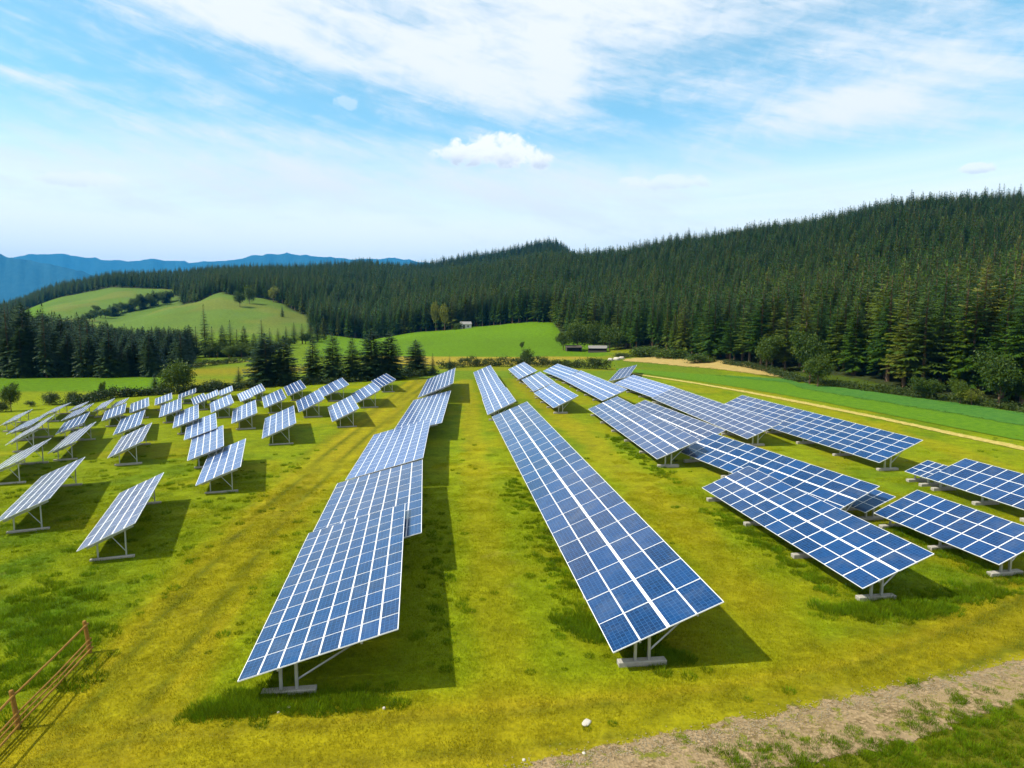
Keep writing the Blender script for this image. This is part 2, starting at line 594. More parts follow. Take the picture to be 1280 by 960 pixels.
def mat_leaf(name, dark, light, third=None, transl=.22):
    """foliage: every tree and every spray its own shade"""
    m, g, out = new_mat(name)
    oi = g.add('ShaderNodeObjectInfo')
    geo = g.add('ShaderNodeNewGeometry')
    f = g.m('ADD', g.m('MULTIPLY', oi.outputs['Random'], .6), g.m('MULTIPLY', geo.outputs['Random Per Island'], .45), clamp=True)
    c = g.mix(f, dark, light)
    if third:
        k = g.ramp(g.m('FRACT', g.m('MULTIPLY', oi.outputs['Random'], 7.31)), .72, .98)
        c = g.mix(k, c, third)
    d = g.add('ShaderNodeBsdfPrincipled')
    g.link(c, d.inputs['Base Color'])
    d.inputs['Roughness'].default_value = .55
    d.inputs['Specular IOR Level'].default_value = .25
    t = g.add('ShaderNodeBsdfTranslucent')
    g.link(c, t.inputs[0])
    mx = g.add('ShaderNodeMixShader')
    mx.inputs[0].default_value = transl
    g.link(d.outputs[0], mx.inputs[1])
    g.link(t.outputs[0], mx.inputs[2])
    g.link(mx.outputs[0], out.inputs[0])
    return m


def mat_cells(name='solar_cells', lo=(.0008, .008, .042), hi=(.003, .036, .135), ln=(.05, .13, .29), lw=.40, coat=.0, r0=.04, spec=.5):
    """blue silicon cells under glass: cell grid, fine bus bars, a shade per module"""
    m, g, out = new_mat(name)
    uv = g.add('ShaderNodeUVMap')
    sep = g.add('ShaderNodeSeparateXYZ')
    g.link(uv.outputs[0], sep.inputs[0])
    u, v = sep.outputs[0], sep.outputs[1]

    def line(c, w):
        fr = g.m('FRACT', c)
        d = g.m('MINIMUM', fr, g.m('SUBTRACT', 1.0, fr))
        return g.m('LESS_THAN', d, w)
    cell = g.m('MAXIMUM', line(u, .055), line(v, .055))
    bus = line(g.m('MULTIPLY', u, 3.0), .035)
    oi = g.add('ShaderNodeObjectInfo')
    wn = g.add('ShaderNodeTexWhiteNoise', noise_dimensions='3D')
    g.link(g.comb(g.m('FLOOR', u), g.m('FLOOR', v), oi.outputs['Random']), wn.inputs[0])
    vo = g.add('ShaderNodeTexVoronoi')
    vo.inputs['Scale'].default_value = 7.0
    g.link(g.comb(u, v, g.m('MULTIPLY', oi.outputs['Random'], 40)), vo.inputs['Vector'])
    sv = g.add('ShaderNodeSeparateColor')
    g.link(vo.outputs['Color'], sv.inputs[0])
    f = g.m('ADD', g.m('ADD', g.m('MULTIPLY', wn.outputs[0], .40), g.m('MULTIPLY', sv.outputs[0], .30)), g.m('MULTIPLY', oi.outputs['Random'], .60))
    c = g.mix(f, lo, hi)
    c = g.mix(g.m('MULTIPLY', bus, .25), c, ln)
    c = g.mix(g.m('MULTIPLY', cell, lw), c, ln)
    gp = g.add('ShaderNodeNewGeometry')
    dust = g.ramp(g.noise(gp.outputs['Position'], .55, 6, .65, .6), .45, .75)
    c = g.mix(g.m('MULTIPLY', dust, .22), c, (.13, .15, .18))
    b = principled(g, out, c, .12, spec)
    # a light film of dust on the glass
    geo = g.add('ShaderNodeNewGeometry')
    dn = g.noise(geo.outputs['Position'], .9, 5, .6)
    g.link(g.m('ADD', r0, g.m('MULTIPLY', dn, .22)), b.inputs['Roughness'])
    b.inputs['Coat Weight'].default_value = coat
    b.inputs['Coat Roughness'].default_value = .06
    return m


M = {}
M['ground'] = mat_ground()
M['blade'] = mat_blade('grass_blades')
M['white_frame'] = mat_simple('white_aluminium', (.74, .75, .76), .35, .5, 0, .05)
M['steel'] = mat_simple('galvanised_steel', (.42, .43, .43), .45, .5, .6, .2, 3)
M['concrete'] = mat_simple('concrete', (.31, .295, .255), .9, .2, 0, .3, 5, .02)
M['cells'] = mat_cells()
M['cells_painted_sheen'] = mat_cells('solar_cells_painted_sheen', (.014, .052, .17), (.042, .098, .27), (.17, .24, .38), .35, .2, .10, .45)  # sky reflection at grazing view put into a paler cell colour
M['cells_painted_glare'] = mat_cells('solar_cells_painted_glare', (.085, .125, .24), (.16, .20, .33), (.33, .36, .44), .4, .5, .12, .5)  # silvery cloud reflection painted into the base colour of the cells
M['back'] = mat_simple('module_back', (.55, .56, .57), .6, .3, 0, .05)
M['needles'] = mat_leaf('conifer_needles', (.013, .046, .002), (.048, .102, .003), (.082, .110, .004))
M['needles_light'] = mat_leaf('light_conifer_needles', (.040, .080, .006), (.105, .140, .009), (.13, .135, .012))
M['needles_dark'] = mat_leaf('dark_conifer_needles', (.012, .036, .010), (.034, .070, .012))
M['leaves'] = mat_leaf('broad_leaves', (.026, .060, .005), (.075, .120, .007), None, .3)
M['leaves_pale'] = mat_leaf('pale_leaves', (.10, .14, .012), (.20, .21, .02), None, .3)
M['leaves_dark'] = mat_leaf('dark_shrub_leaves', (.016, .036, .006), (.048, .075, .010), None, .25)
M['bark'] = mat_simple('bark', (.13, .085, .050), .9, .1, 0, .4, 6, .03)
M['wood'] = mat_simple('weathered_fence_wood', (.22, .115, .018), .8, .2, 0, .4, 5, .02)
M['stone'] = mat_simple('pale_stone', (.42, .39, .33), .85, .2, 0, .25, 6, .03)
M['roof'] = mat_simple('pale_roof_sheet', (.20, .195, .185), .6, .3, 0, .15, 2)
M['darkwall'] = mat_simple('dark_shed_boards', (.07, .06, .05), .8, .2, 0, .3, 4)
M['whitewall'] = mat_simple('white_render_wall', (.45, .45, .43), .7, .3, 0, .06, 2)

# ------------------------------------------------------------------ the ground, one sheet to the horizon
def stations(parts):
    out = [parts[0][0]]
    for a, b, s0, s1 in parts:
        v, s = a, s0
        while v < b - 1e-6:
            t = (v - a) / (b - a)
            v = min(b, v + s0 + (s1 - s0) * t)
            out.append(v)
    return np.unique(np.round(np.array(out), 4))


ys = stations([(-60, 12, 8, 1.2), (12, 62, .40, .55), (62, 150, .6, 1.2), (150, 470, 1.6, 3.0), (470, 1000, 4, 9), (1000, 11800, 30, 700)])
xp = stations([(0, 46, .42, .55), (46, 130, .6, 1.6), (130, 480, 2.2, 5), (480, 10500, 10, 800)])
xs = np.concatenate([-xp[:0:-1], xp])
GX, GY = np.meshgrid(xs, ys)
GZ = terrain(GX, GY)
nx, ny = len(xs), len(ys)
idx = np.arange(nx * ny).reshape(ny, nx)
quads = np.stack([idx[:-1, :-1], idx[:-1, 1:], idx[1:, 1:], idx[1:, :-1]], -1).reshape(-1, 4)
gme = mesh_np('ground', np.stack([GX, GY, GZ], -1).reshape(-1, 3), quads, [M['ground']], None, True)
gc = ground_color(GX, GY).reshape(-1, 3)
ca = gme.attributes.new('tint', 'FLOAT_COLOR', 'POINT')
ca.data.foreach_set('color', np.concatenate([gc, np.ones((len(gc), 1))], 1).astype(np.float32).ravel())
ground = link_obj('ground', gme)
ground['kind'] = 'structure'


def strip(name, A, B, mat, lift, n=160, k=10, wob=.35, kind='structure'):
    """a sheet lying on the ground between two lines given on the ground, with an uneven border"""
    def resample(P):
        P = np.array(P)
        s = np.concatenate([[0], np.cumsum(np.hypot(*np.diff(P, axis=0).T))])
        t = np.linspace(0, s[-1], n)
        return np.stack([np.interp(t, s, P[:, 0]), np.interp(t, s, P[:, 1])], 1)
    a, b = resample(A), resample(B)
    W = np.linspace(0, 1, k)[None, :, None]
    G = a[:, None] * (1 - W) + b[:, None] * W
    for side, sgn in ((0, 1), (k - 1, -1)):
        d = (b - a) / np.maximum(np.linalg.norm(b - a, axis=1, keepdims=True), .1)
        w = (fbm(G[:, side, 0] * 1.1, G[:, side, 1] * 1.1, 40 + side, 4) - .5) * 2 * wob
        G[:, side] += d * w[:, None]
    z = terrain(G[..., 0], G[..., 1]) + lift
    i = np.arange(n * k).reshape(n, k)
    q = np.stack([i[:-1, :-1], i[:-1, 1:], i[1:, 1:], i[1:, :-1]], -1).reshape(-1, 4)
    v = np.concatenate([G, z[..., None]], -1).reshape(-1, 3)
    a0, b0, c0 = v[q[0, 0]], v[q[0, 1]], v[q[0, 2]]
    if np.cross(b0 - a0, c0 - a0)[2] < 0:
        q = q[:, ::-1].copy()
    o = link_obj(name, mesh_np(name, v, q, [mat], None, True))
    e = np.minimum(np.linspace(0, 1, k), 1 - np.linspace(0, 1, k))[None, :] * 2
    l = np.minimum(np.linspace(0, 1, n), 1 - np.linspace(0, 1, n))[:, None] * 12
    o.data.attributes.new('border', 'FLOAT', 'POINT').data.foreach_set('value', np.clip(np.minimum(e * 1.3, l), 0, 1).astype(np.float32).ravel())
    o['kind'] = kind
    return o


def mat_gravel():
    m, g, out = new_mat('gravel')
    geo = g.add('ShaderNodeNewGeometry')
    vo = g.add('ShaderNodeTexVoronoi')
    vo.inputs['Scale'].default_value = 11.0
    g.link(geo.outputs['Position'], vo.inputs['Vector'])
    sv = g.add('ShaderNodeSeparateColor')
    g.link(vo.outputs['Color'], sv.inputs[0])
    n = g.noise(geo.outputs['Position'], .9, 5, .6)
    c = g.mix(sv.outputs[0], (.12, .085, .040), (.29, .21, .115))
    c = g.mix(g.m('MULTIPLY', g.ramp(n, .45, .62), .75), c, (.24, .175, .092))
    c = g.mix(g.m('MULTIPLY', g.ramp(g.noise(geo.outputs['Position'], 1.7, 5, .7), .53, .62), .9), c, (.12, .13, .008))
    b = principled(g, out, c, .95, .1)
    bump(g, b, vo.outputs['Distance'], .03)
    at = g.add('ShaderNodeAttribute', attribute_name='border')
    rag = g.m('ADD', g.m('MULTIPLY', g.noise(geo.outputs['Position'], 1.3, 6, .68), 1.5), g.m('MULTIPLY', at.outputs['Fac'], 1.0))
    g.link(g.ramp(rag, .98, 1.12), b.inputs['Alpha'])
    return m


def mat_strip(name, c1, c2, scale, fade=0.0):
    m, g, out = new_mat(name)
    geo = g.add('ShaderNodeNewGeometry')
    n = g.noise(geo.outputs['Position'], scale, 6, .68)
    c = g.mix(g.ramp(n, .3, .7), c1, c2)
    b = principled(g, out, c, .95, .08)
    bump(g, b, n, .15, .7)
    if fade:
        at = g.add('ShaderNodeAttribute', attribute_name='border')
        rag = g.m('ADD', g.m('MULTIPLY', g.noise(geo.outputs['Position'], fade, 6, .68), 1.5), at.outputs['Fac'])
        g.link(g.ramp(rag, .95, 1.15), b.inputs['Alpha'])
    return m


M['gravel'] = mat_gravel()
M['straw'] = mat_strip('straw_track', (.27, .22, .035), (.44, .36, .12), 2.2, 1.2)
M['tan'] = mat_strip('dry_tan_field', (.26, .195, .055), (.36, .27, .095), .8, .5)
M['crop'] = mat_strip('young_crop', (.050, .125, .004), (.085, .17, .005), 1.4)
M['crop_blue'] = mat_strip('blue_green_crop', (.030, .105, .014), (.060, .15, .018), 1.4, .7)
off = lambda pts, dx, dy: [(x + dx, y + dy) for x, y in pts]
strip('gravel_path', P2((600, 965), (760, 925), (900, 896), (1000, 876), (1130, 852), (1230, 830), (1345, 805)),
      P2((690, 1015), (830, 990), (930, 975), (1040, 962), (1150, 935), (1250, 895), (1345, 855)), M['gravel'], .022, 260, 26, .3)
strip('straw_track', P2((770, 463.5), (869, 478), (940, 490), (1000, 501.5), (1100, 521), (1200, 542), (1280, 558.5), (1420, 590)),
      P2((770, 464.7), (869, 480.2), (940, 493), (1000, 505), (1100, 525), (1200, 547), (1280, 564.5), (1420, 598)), M['straw'], .05, 200, 6, .2)
strip('crop_field', P2((770, 460), (860, 467), (985, 475), (1000, 481), (1130, 497), (1280, 519), (1420, 545)),
      P2((770, 462.5), (869, 476), (940, 487), (1000, 498), (1100, 517), (1280, 552), (1420, 582)), M['crop'], .06, 200, 8, .3)
strip('crop_field_margin', P2((890, 469.2), (985, 474.5), (1000, 480), (1130, 496), (1280, 518), (1420, 544)),
      P2((890, 470), (985, 480), (1000, 488), (1130, 510), (1280, 536), (1420, 563)), M['crop_blue'], .10, 200, 8, .9)
strip('dry_field', P2((775, 449), (830, 446.5), (880, 451), (930, 458), (985, 470), (992, 473)),
      P2((775, 451.5), (820, 456), (860, 460), (920, 467), (985, 474.5), (995, 475.5)), M['tan'], .07, 120, 8, .8)

# ------------------------------------------------------------------ far blue mountains
def mountain(name, Y, sky, depth, seed):
    px = np.linspace(sky[0][0], sky[-1][0], 160)
    py = np.interp(px, [p[0] for p in sky], [p[1] for p in sky])
    py = np.convolve(np.pad(py, 3, mode='edge'), np.ones(7) / 7, mode='valid')
    u = (px - 640) / 865.0
    top = H + Y * (388 - py) / 865.0 + (fbm(px / 9.0, px * 0 + 1, seed, 4) - .5) * Y * .006
    prof = [(-1.0, 0.0), (-.75, .18), (-.5, .42), (-.25, .74), (-.08, .95), (0, 1.0), (.1, .94), (.4, .6), (1, 0)]
    V = []
    for t, h in prof:
        yy = Y + t * depth
        w = 1 + (fbm(px / 14.0, px * 0 + t * 3, seed + 5, 3) - .5) * .5 * (0 if abs(t) < .05 else 1)
        V.append(np.stack([u * yy, np.full_like(u, yy), np.maximum(-4, (top + 4) * np.clip(h * w, 0, 1) - 4)], 1))
    V = np.array(V)
    r, n = V.shape[:2]
    i = np.arange(r * n).reshape(r, n)
    q = np.stack([i[:-1, :-1], i[:-1, 1:], i[1:, 1:], i[1:, :-1]], -1).reshape(-1, 4)
    o = link_obj(name, mesh_np(name, V.reshape(-1, 3), q, [M['wooded_haze_tint']], None, True))
    o['kind'] = 'structure'


M['wooded_haze_tint'] = mat_strip('haze_tinted_wooded_slopes', (.010, .040, .045), (.022, .065, .07), .02)  # part of the distant air's blue is mixed into the slope colours
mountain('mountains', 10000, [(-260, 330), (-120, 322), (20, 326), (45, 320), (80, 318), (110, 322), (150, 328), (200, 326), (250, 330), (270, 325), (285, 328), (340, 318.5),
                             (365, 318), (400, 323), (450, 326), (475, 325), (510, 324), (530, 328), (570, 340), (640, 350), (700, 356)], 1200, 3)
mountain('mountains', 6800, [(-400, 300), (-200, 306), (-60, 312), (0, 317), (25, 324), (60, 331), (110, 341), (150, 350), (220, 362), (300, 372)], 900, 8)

# ------------------------------------------------------------------ tree shapes
def conifer_geo(h, rad, whorls, per, seed, base=.12, sprig=6, droop=.35, thin=0.0, power=.82):
    r = np.random.default_rng(seed)
    V, F = [], []
    for w in range(whorls):
        t = base + (1 - base) * (w / (whorls - 1)) ** .92
        z0 = h * t
        L0 = rad * ((1 - t) / (1 - base)) ** power * (1.0 if t > base + .12 else .72 + .28 * (t - base) / .12) + .10
        n = max(4, int(per * (1 - .55 * t) + .5))
        ph = r.uniform(0, 6.28)
        for b in range(n):
            if r.random() < thin:
                continue
            a = ph + 6.283 * b / n + r.uniform(-.3, .3)
            L = L0 * r.uniform(.68, 1.18)
            zz = z0 + r.uniform(-.4, .4) * h / whorls
            d = np.array([math.cos(a), math.sin(a), 0])
            sd = np.array([-math.sin(a), math.cos(a), 0])
            up = np.array([0, 0, 1.0])
            dr = droop * r.uniform(.6, 1.35) * (1.15 - .9 * t)
            rise = .30 * t

            def sp(s):
                return d * L * s + up * (zz + L * (rise * s - dr * s * s + .10 * s ** 4))
            ks = np.linspace(.12, .92, sprig)
            wd = L * .36
            for s in ks:
                p0, p1 = sp(s - .07), sp(s + .10)
                for sg in (-1, 1):
                    ln = wd * (1.05 - .70 * s) * r.uniform(.7, 1.25)
                    tip = sp(min(1, s + .20)) + sd * sg * ln - up * ln * r.uniform(.12, .55)
                    i = len(V)
                    V += [p0, p1, tip]
                    F.append((i, i + 1, i + 2))
            i = len(V)
            e = sp(1.08)
            V += [sp(.8) + sd * wd * .16, sp(.8) - sd * wd * .16, e - up * .05 * L]
            F.append((i, i + 1, i + 2))
    i = len(V)
    for k in range(3):
        a = k * 2.1
        V += [np.array([.12 * math.cos(a), .12 * math.sin(a), h * .965]), np.array([.12 * math.cos(a + 2), .12 * math.sin(a + 2), h * .965]), np.array([0, 0, h * 1.02])]
        F.append((i + 3 * k, i + 3 * k + 1, i + 3 * k + 2))
    return np.array(V), np.array(F)


def trunk_mb(h, r0, seed=0, n=6):
    m = MB()
    rr = random.Random(seed)
    pts = [(rr.uniform(-.01, .01) * h * t, rr.uniform(-.01, .01) * h * t, -.3 + (h + .3) * t) for t in (0, .12, .3, .55, .8, 1)]
    return m.tube(pts, [r0 * 1.3, r0, r0 * .85, r0 * .6, r0 * .32, r0 * .08], n)


def broadleaf_geo(h, w, seed, clumps=90, per=46, leaf=.16, low=.22, flat=1.0):
    """leaf faces in clumps through an uneven crown"""
    r = np.random.default_rng(seed)
    C = []
    lob = [(r.normal(0, .30, 2) * w * .5, r.uniform(.45, .95)) for _ in range(7)]
    while len(C) < clumps:
        (lx, lz) = lob[r.integers(7)]
        p = r.normal(0, 1, 3)
        p /= np.linalg.norm(p)
        p *= r.uniform(.55, 1.0)
        cz = low * h + (h * (1 - low)) * (lz * .72)
        q = np.array([lx[0] + p[0] * w * .30, lx[1] + p[1] * w * .30, cz + p[2] * h * (1 - low) * .30])
        if q[2] > low * h * .8 and (q[0] ** 2 + q[1] ** 2) ** .5 < w * .56:
            C.append(q)
    C = np.array(C)
    cs = r.uniform(.07, .15, len(C)) * w
    P = np.repeat(C, per, 0) + r.normal(0, 1, (len(C) * per, 3)) * np.repeat(cs, per)[:, None] * .62
    P[:, 2] = np.maximum(P[:, 2], .05)
    n = len(P)
    a = r.normal(0, 1, (n, 3))
    a /= np.linalg.norm(a, axis=1, keepdims=True)
    b = np.cross(a, r.normal(0, 1, (n, 3)))
    b /= np.linalg.norm(b, axis=1, keepdims=True)
    s = (leaf * r.uniform(.7, 1.4, n))[:, None]
    V = np.stack([P - a * s, P + b * s * .6, P + a * s, P - b * s * .6], 1).reshape(-1, 3)
    F = np.arange(4 * n).reshape(-1, 4)
    return V, F, C


def limbs_mb(C, h, r0, low, seed):
    m = MB()
    rr = random.Random(seed)
    top = (0, 0, h * .62)
    m.tube([(0, 0, -.3), (0, 0, h * .12), (.02 * h, 0, h * .35), top], [r0 * 1.4, r0, r0 * .75, r0 * .35], 6)
    for k in range(min(9, len(C))):
        c = C[rr.randrange(len(C))]
        z0 = h * rr.uniform(max(.12, low * .7), .5)
        m.tube([(0, 0, z0), (c[0] * .5, c[1] * .5, z0 + (c[2] - z0) * .6), tuple(c)], [r0 * .4, r0 * .25, r0 * .08], 5)
    return m


TEMPLATES = []
def conifer_template(i, h, rad, whorls, per, mat, base, sprig, droop, thin=0.0, power=.78):
    V, F = conifer_geo(h, rad, whorls, per, 100 + i, base, sprig, droop, thin, power)
    crown = mesh_np('crown', V, F, [mat])
    trunk = trunk_mb(h * .97, h * .014, i).mesh('trunk', [M['bark']])
    t = MB()
    t.v = [tuple(v) for v in V]
    t.f = [tuple(f) for f in F]
    t.mi = [0] * len(F)
    trunk2 = trunk_mb(h * .97, h * .014, i, 5)
    b = len(t.v)
    whole = mesh_np('conifer', list(t.v) + trunk2.v, t.f + [tuple(b + q for q in f) for f in trunk2.f], [mat, M['bark']], t.mi + [1] * len(trunk2.f))
    return dict(crown=crown, trunk=trunk, whole=whole, h=h)


# all drawn 10 m tall, scaled where they stand
CON = [conifer_template(0, 10, 1.75, 34, 10, M['needles'], .10, 6, .40),
       conifer_template(1, 10, 1.55, 32, 10, M['needles'], .16, 6, .50, .05),
       conifer_template(2, 10, 2.05, 30, 11, M['needles'], .12, 7, .36, .06),
       conifer_template(3, 10, 1.35, 34, 9, M['needles'], .20, 6, .45, .08),
       conifer_template(4, 10, 2.3, 27, 10, M['needles'], .22, 7, .30, .14)]
CON_L = [conifer_template(20, 10, 2.0, 30, 11, M['needles_light'], .16, 7, .36, .08), conifer_template(21, 10, 2.4, 26, 10, M['needles_light'], .22, 7, .30, .14)]
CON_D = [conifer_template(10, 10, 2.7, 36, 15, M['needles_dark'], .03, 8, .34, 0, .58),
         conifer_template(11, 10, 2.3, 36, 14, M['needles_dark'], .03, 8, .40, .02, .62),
         conifer_template(12, 10, 1.7, 34, 10, M['needles_dark'], .08, 6, .45)]


def broad_template(name, i, h, w, mat, clumps, per, leaf, low):
    V, F, C = broadleaf_geo(h, w, 300 + i, clumps, per, leaf, low)
    return dict(crown=mesh_np('crown', V, F, [mat]), trunk=limbs_mb(C, h, h * .022, low, i).mesh('trunk', [M['bark']]), h=h, C=C)


BRD = [broad_template('a', 0, 8, 8.5, M['leaves'], 120, 60, .17, .14),
       broad_template('b', 1, 8, 6.5, M['leaves'], 110, 60, .16, .18),
       broad_template('c', 2, 10, 6.0, M['leaves_pale'], 120, 50, .18, .12),
       broad_template('d', 3, 6, 5.0, M['leaves_pale'], 50, 40, .15, .25)]
SHRUB = [broad_template('s0', 5, 2, 3.4, M['leaves_dark'], 60, 50, .07, .0),
         broad_template('s1', 6, 2, 2.6, M['leaves'], 60, 50, .07, .0),
         broad_template('s2', 7, 2.2, 2.0, M['leaves_dark'], 46, 40, .06, .0)]

# ------------------------------------------------------------------ scattering by geometry nodes, for what nobody could count
def templates(name, meshes):
    c = bpy.data.collections.new(name)
    for i, me in enumerate(meshes):
        c.objects.link(bpy.data.objects.new('%s_%02d' % (name, i), me))
    return c


def scatter(name, P, scale, rz, which, coll, tint=None, tilt=None):
    """one object that repeats the templates on its points"""
    n = len(P)
    me = bpy.data.meshes.new(name)
    me.vertices.add(n)
    me.vertices.foreach_set('co', np.asarray(P, np.float32).ravel())
    sc = np.asarray(scale, np.float32)
    if sc.ndim == 1:
        sc = np.repeat(sc[:, None], 3, 1)
    rot = np.zeros((n, 3), np.float32)
    if tilt is not None:
        rot[:, :2] = tilt
    rot[:, 2] = rz
    for nm, ty, arr in (('scl', 'FLOAT_VECTOR', sc), ('rot', 'FLOAT_VECTOR', rot)):
        me.attributes.new(nm, ty, 'POINT').data.foreach_set('vector', arr.ravel())
    me.attributes.new('pick', 'INT', 'POINT').data.foreach_set('value', np.asarray(which, np.int32))
    if tint is not None:
        me.attributes.new('tint', 'FLOAT_COLOR', 'POINT').data.foreach_set('color', np.concatenate([tint, np.ones((n, 1))], 1).astype(np.float32).ravel())
    o = link_obj(name, me)
    ng = bpy.data.node_groups.new(name, 'GeometryNodeTree')
    ng.interface.new_socket('Geometry', in_out='INPUT', socket_type='NodeSocketGeometry')
    ng.interface.new_socket('Geometry', in_out='OUTPUT', socket_type='NodeSocketGeometry')
    N = ng.nodes
    i, q = N.new('NodeGroupInput'), N.new('NodeGroupOutput')
    ci = N.new('GeometryNodeCollectionInfo')
    ci.inputs[0].default_value = coll
    ci.inputs['Separate Children'].default_value = True
    ci.inputs['Reset Children'].default_value = True
    ip = N.new('GeometryNodeInstanceOnPoints')
    ip.inputs['Pick Instance'].default_value = True

    def attr(nm, ty):
        a = N.new('GeometryNodeInputNamedAttribute')
        a.data_type = ty
        a.inputs[0].default_value = nm
        return a.outputs[0]
    L = ng.links.new
    e2r = N.new('FunctionNodeEulerToRotation')
    L(attr('rot', 'FLOAT_VECTOR'), e2r.inputs[0])
    L(i.outputs[0], ip.inputs['Points'])
    L(ci.outputs[0], ip.inputs['Instance'])
    L(attr('pick', 'INT'), ip.inputs['Instance Index'])
    L(e2r.outputs[0], ip.inputs['Rotation'])
    L(attr('scl', 'FLOAT_VECTOR'), ip.inputs['Scale'])
    L(ip.outputs[0], q.inputs[0])
    md = o.modifiers.new('scatter', 'NODES')
    md.node_group = ng
    o['kind'] = 'stuff'
    return o


# ------------------------------------------------------------------ woods
def plant_grid(y0, y1, step, umin, umax):
    pts = []
    y = y0
    row = 0
    while y < y1:
        s = step(y)
        xs_ = np.arange(umin * y, umax * y, s) + (row % 2) * s * .5
        pts.append(np.stack([xs_, np.full_like(xs_, y)], 1))
        y += s * .88
        row += 1
    P = np.concatenate(pts)
    st = np.array([step(q) for q in P[:, 1]])
    return P + rng.uniform(-.38, .38, P.shape) * st[:, None]


P = plant_grid(60, 1010, lambda y: 4.0 if y < 150 else (4.1 if y < 350 else (4.9 if y < 620 else 6.2)), -1.05, 1.05)
P = P[is_forest(P[:, 0], P[:, 1])]
P = P[(P[:, 1] > 88) | (P[:, 0] > 0)]
PZt = terrain(P[:, 0], P[:, 1])
pxs = 640 + 865 * P[:, 0] / P[:, 1]
hgt = np.interp(pxs, [-200, 0, 60, 120, 160, 240, 241, 385, 500, 700, 1000, 1400], [14, 14, 12.5, 10, 8, 8, 13, 14, 16.5, 17, 15.5, 16])
hgt = np.where((pxs > 930) & (P[:, 1] < 190), hgt * 1.12, hgt)
hgt = np.where((P[:, 1] > 255) & (pxs < 241), 13, hgt)
hgt = hgt * rng.uniform(.70, 1.12, len(P)) * np.where(rng.random(len(P)) < .05, 1.12, 1.0)
# tree tops that stand clear of the ones in front show largest
spx, spy, sd = to_px(P[:, 0], P[:, 1], PZt)
tpx, tpy, _ = to_px(P[:, 0], P[:, 1], PZt + hgt)
order = np.argsort(sd)
line = np.full(1400, 2000.0)
shown = np.zeros(len(P))
for k in order:
    w = max(1.0, .17 * hgt[k] * 865 / sd[k])
    a, b = int(max(0, spx[k] - w + 60)), int(min(1399, spx[k] + w + 61))
    if b <= a or spx[k] < -10 or spx[k] > 1290:
        continue
    seg = line[a:b]
    vis = np.clip(np.minimum(seg, spy[k]) - tpy[k], 0, None)
    shown[k] = vis.sum() * .5
    line[a:b] = np.minimum(seg, tpy[k] + (spy[k] - tpy[k]) * .12)
inview = np.where(shown > 2)[0]
big = np.argsort(-shown)[:270]
isbig = np.zeros(len(P), bool)
isbig[big] = True
# nothing of a tree that stands far outside the picture or wholly behind others is needed, a margin is kept
keep = (spx > -160) & (spx < 1440)
CW = templates('conifer_shape', [c['whole'] for c in CON])
CDW = templates('dark_conifer_shape', [c['whole'] for c in CON_D])
left_wood = (pxs < 240) & (P[:, 1] < 256)
ridge = ~left_wood & (pxs < 400)
back = ~left_wood & ~ridge & (P[:, 1] > 690)


def rest(name, sel, coll, nt):
    sel = sel & ~isbig & keep
    n = int(sel.sum())
    s = hgt[sel] / 10.0
    sc = np.stack([s * rng.uniform(.95, 1.35, n), s * rng.uniform(.95, 1.35, n), s], 1)
    return scatter(name, np.stack([P[sel, 0], P[sel, 1], PZt[sel] - .1], 1), sc, rng.uniform(0, 6.28, n), rng.integers(0, nt, n), coll)


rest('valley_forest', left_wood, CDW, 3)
rest('ridge_forest', ridge, CW, 4)
rest('hillside_forest', ~left_wood & ~ridge, CW, 5)


def place_tree(T, name, label, cat, x, y, z, h, rz=0.0, group=None, wide=1.0, parts=True):
    s = h / T['h']
    if parts:
        t = thing(name, label, cat, (x, y, z), rz, group)
        t.scale = (s * wide, s * wide, s)
        link_obj('crown', T['crown'], t)
        link_obj('trunk', T['trunk'], t)
    else:
        t = link_obj(name, T['whole'], None, (x, y, z), (0, 0, rz))
        t.scale = (s * wide, s * wide, s)
        tag(t, label, cat, group)
    return t


for n_, k in enumerate(big):
    lw = left_wood[k]
    if lw:
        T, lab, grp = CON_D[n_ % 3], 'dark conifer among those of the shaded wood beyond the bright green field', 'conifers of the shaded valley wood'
    elif ridge[k]:
        T, lab, grp = CON[n_ % 4], 'dark conifer in the wood around the far hill meadows', 'conifers of the far ridge wood'
    elif pxs[k] < 690:
        T, lab, grp = CON[n_ % 4], 'tall slim conifer of the wood standing behind the smooth green field', 'conifers behind the green field'
    else:
        T = CON_L[n_ % 2] if (pxs[k] > 930 and rng.random() < .36) else CON[n_ % 5]
        lab, grp = 'tall conifer of the forest that climbs the big hillside', 'conifers of the big hillside forest'
    place_tree(T, 'conifer_tree', lab, 'tree', P[k, 0], P[k, 1], PZt[k] - .1, hgt[k], rng.uniform(0, 6.28), grp, rng.uniform(.9, 1.3), parts=shown[k] > 260)

# ------------------------------------------------------------------ trees one can tell apart
def tree_px(kind, px, py, hpx, label, wide=1.0, name=None, cat='tree', group=None, z_off=-.1, wpx=None):
    g = ground_at(px, py)
    x, y, z = g
    h = hpx * y / 865.0
    T = {'d0': CON_D[0], 'd1': CON_D[1], 'd2': CON_D[2], 'c0': CON[0], 'c3': CON[3], 'b0': BRD[0], 'b1': BRD[1], 'p0': BRD[2], 'p1': BRD[3],
         's0': SHRUB[0], 's1': SHRUB[1], 's2': SHRUB[2]}[kind]
    if wpx:
        v = np.array([q.co[:] for q in T['crown'].vertices][::7])
        w0 = np.ptp(v[:, 0]) * h / T['h']
        wide = wpx * y / 865.0 / w0
    nm = name or ('conifer_tree' if kind[0] in 'dc' else ('shrub' if kind[0] == 's' else 'broadleaf_tree'))
    return place_tree(T, nm, label, cat, x, y, z + z_off, h, (px * 1.7) % 6.28, group, wide)


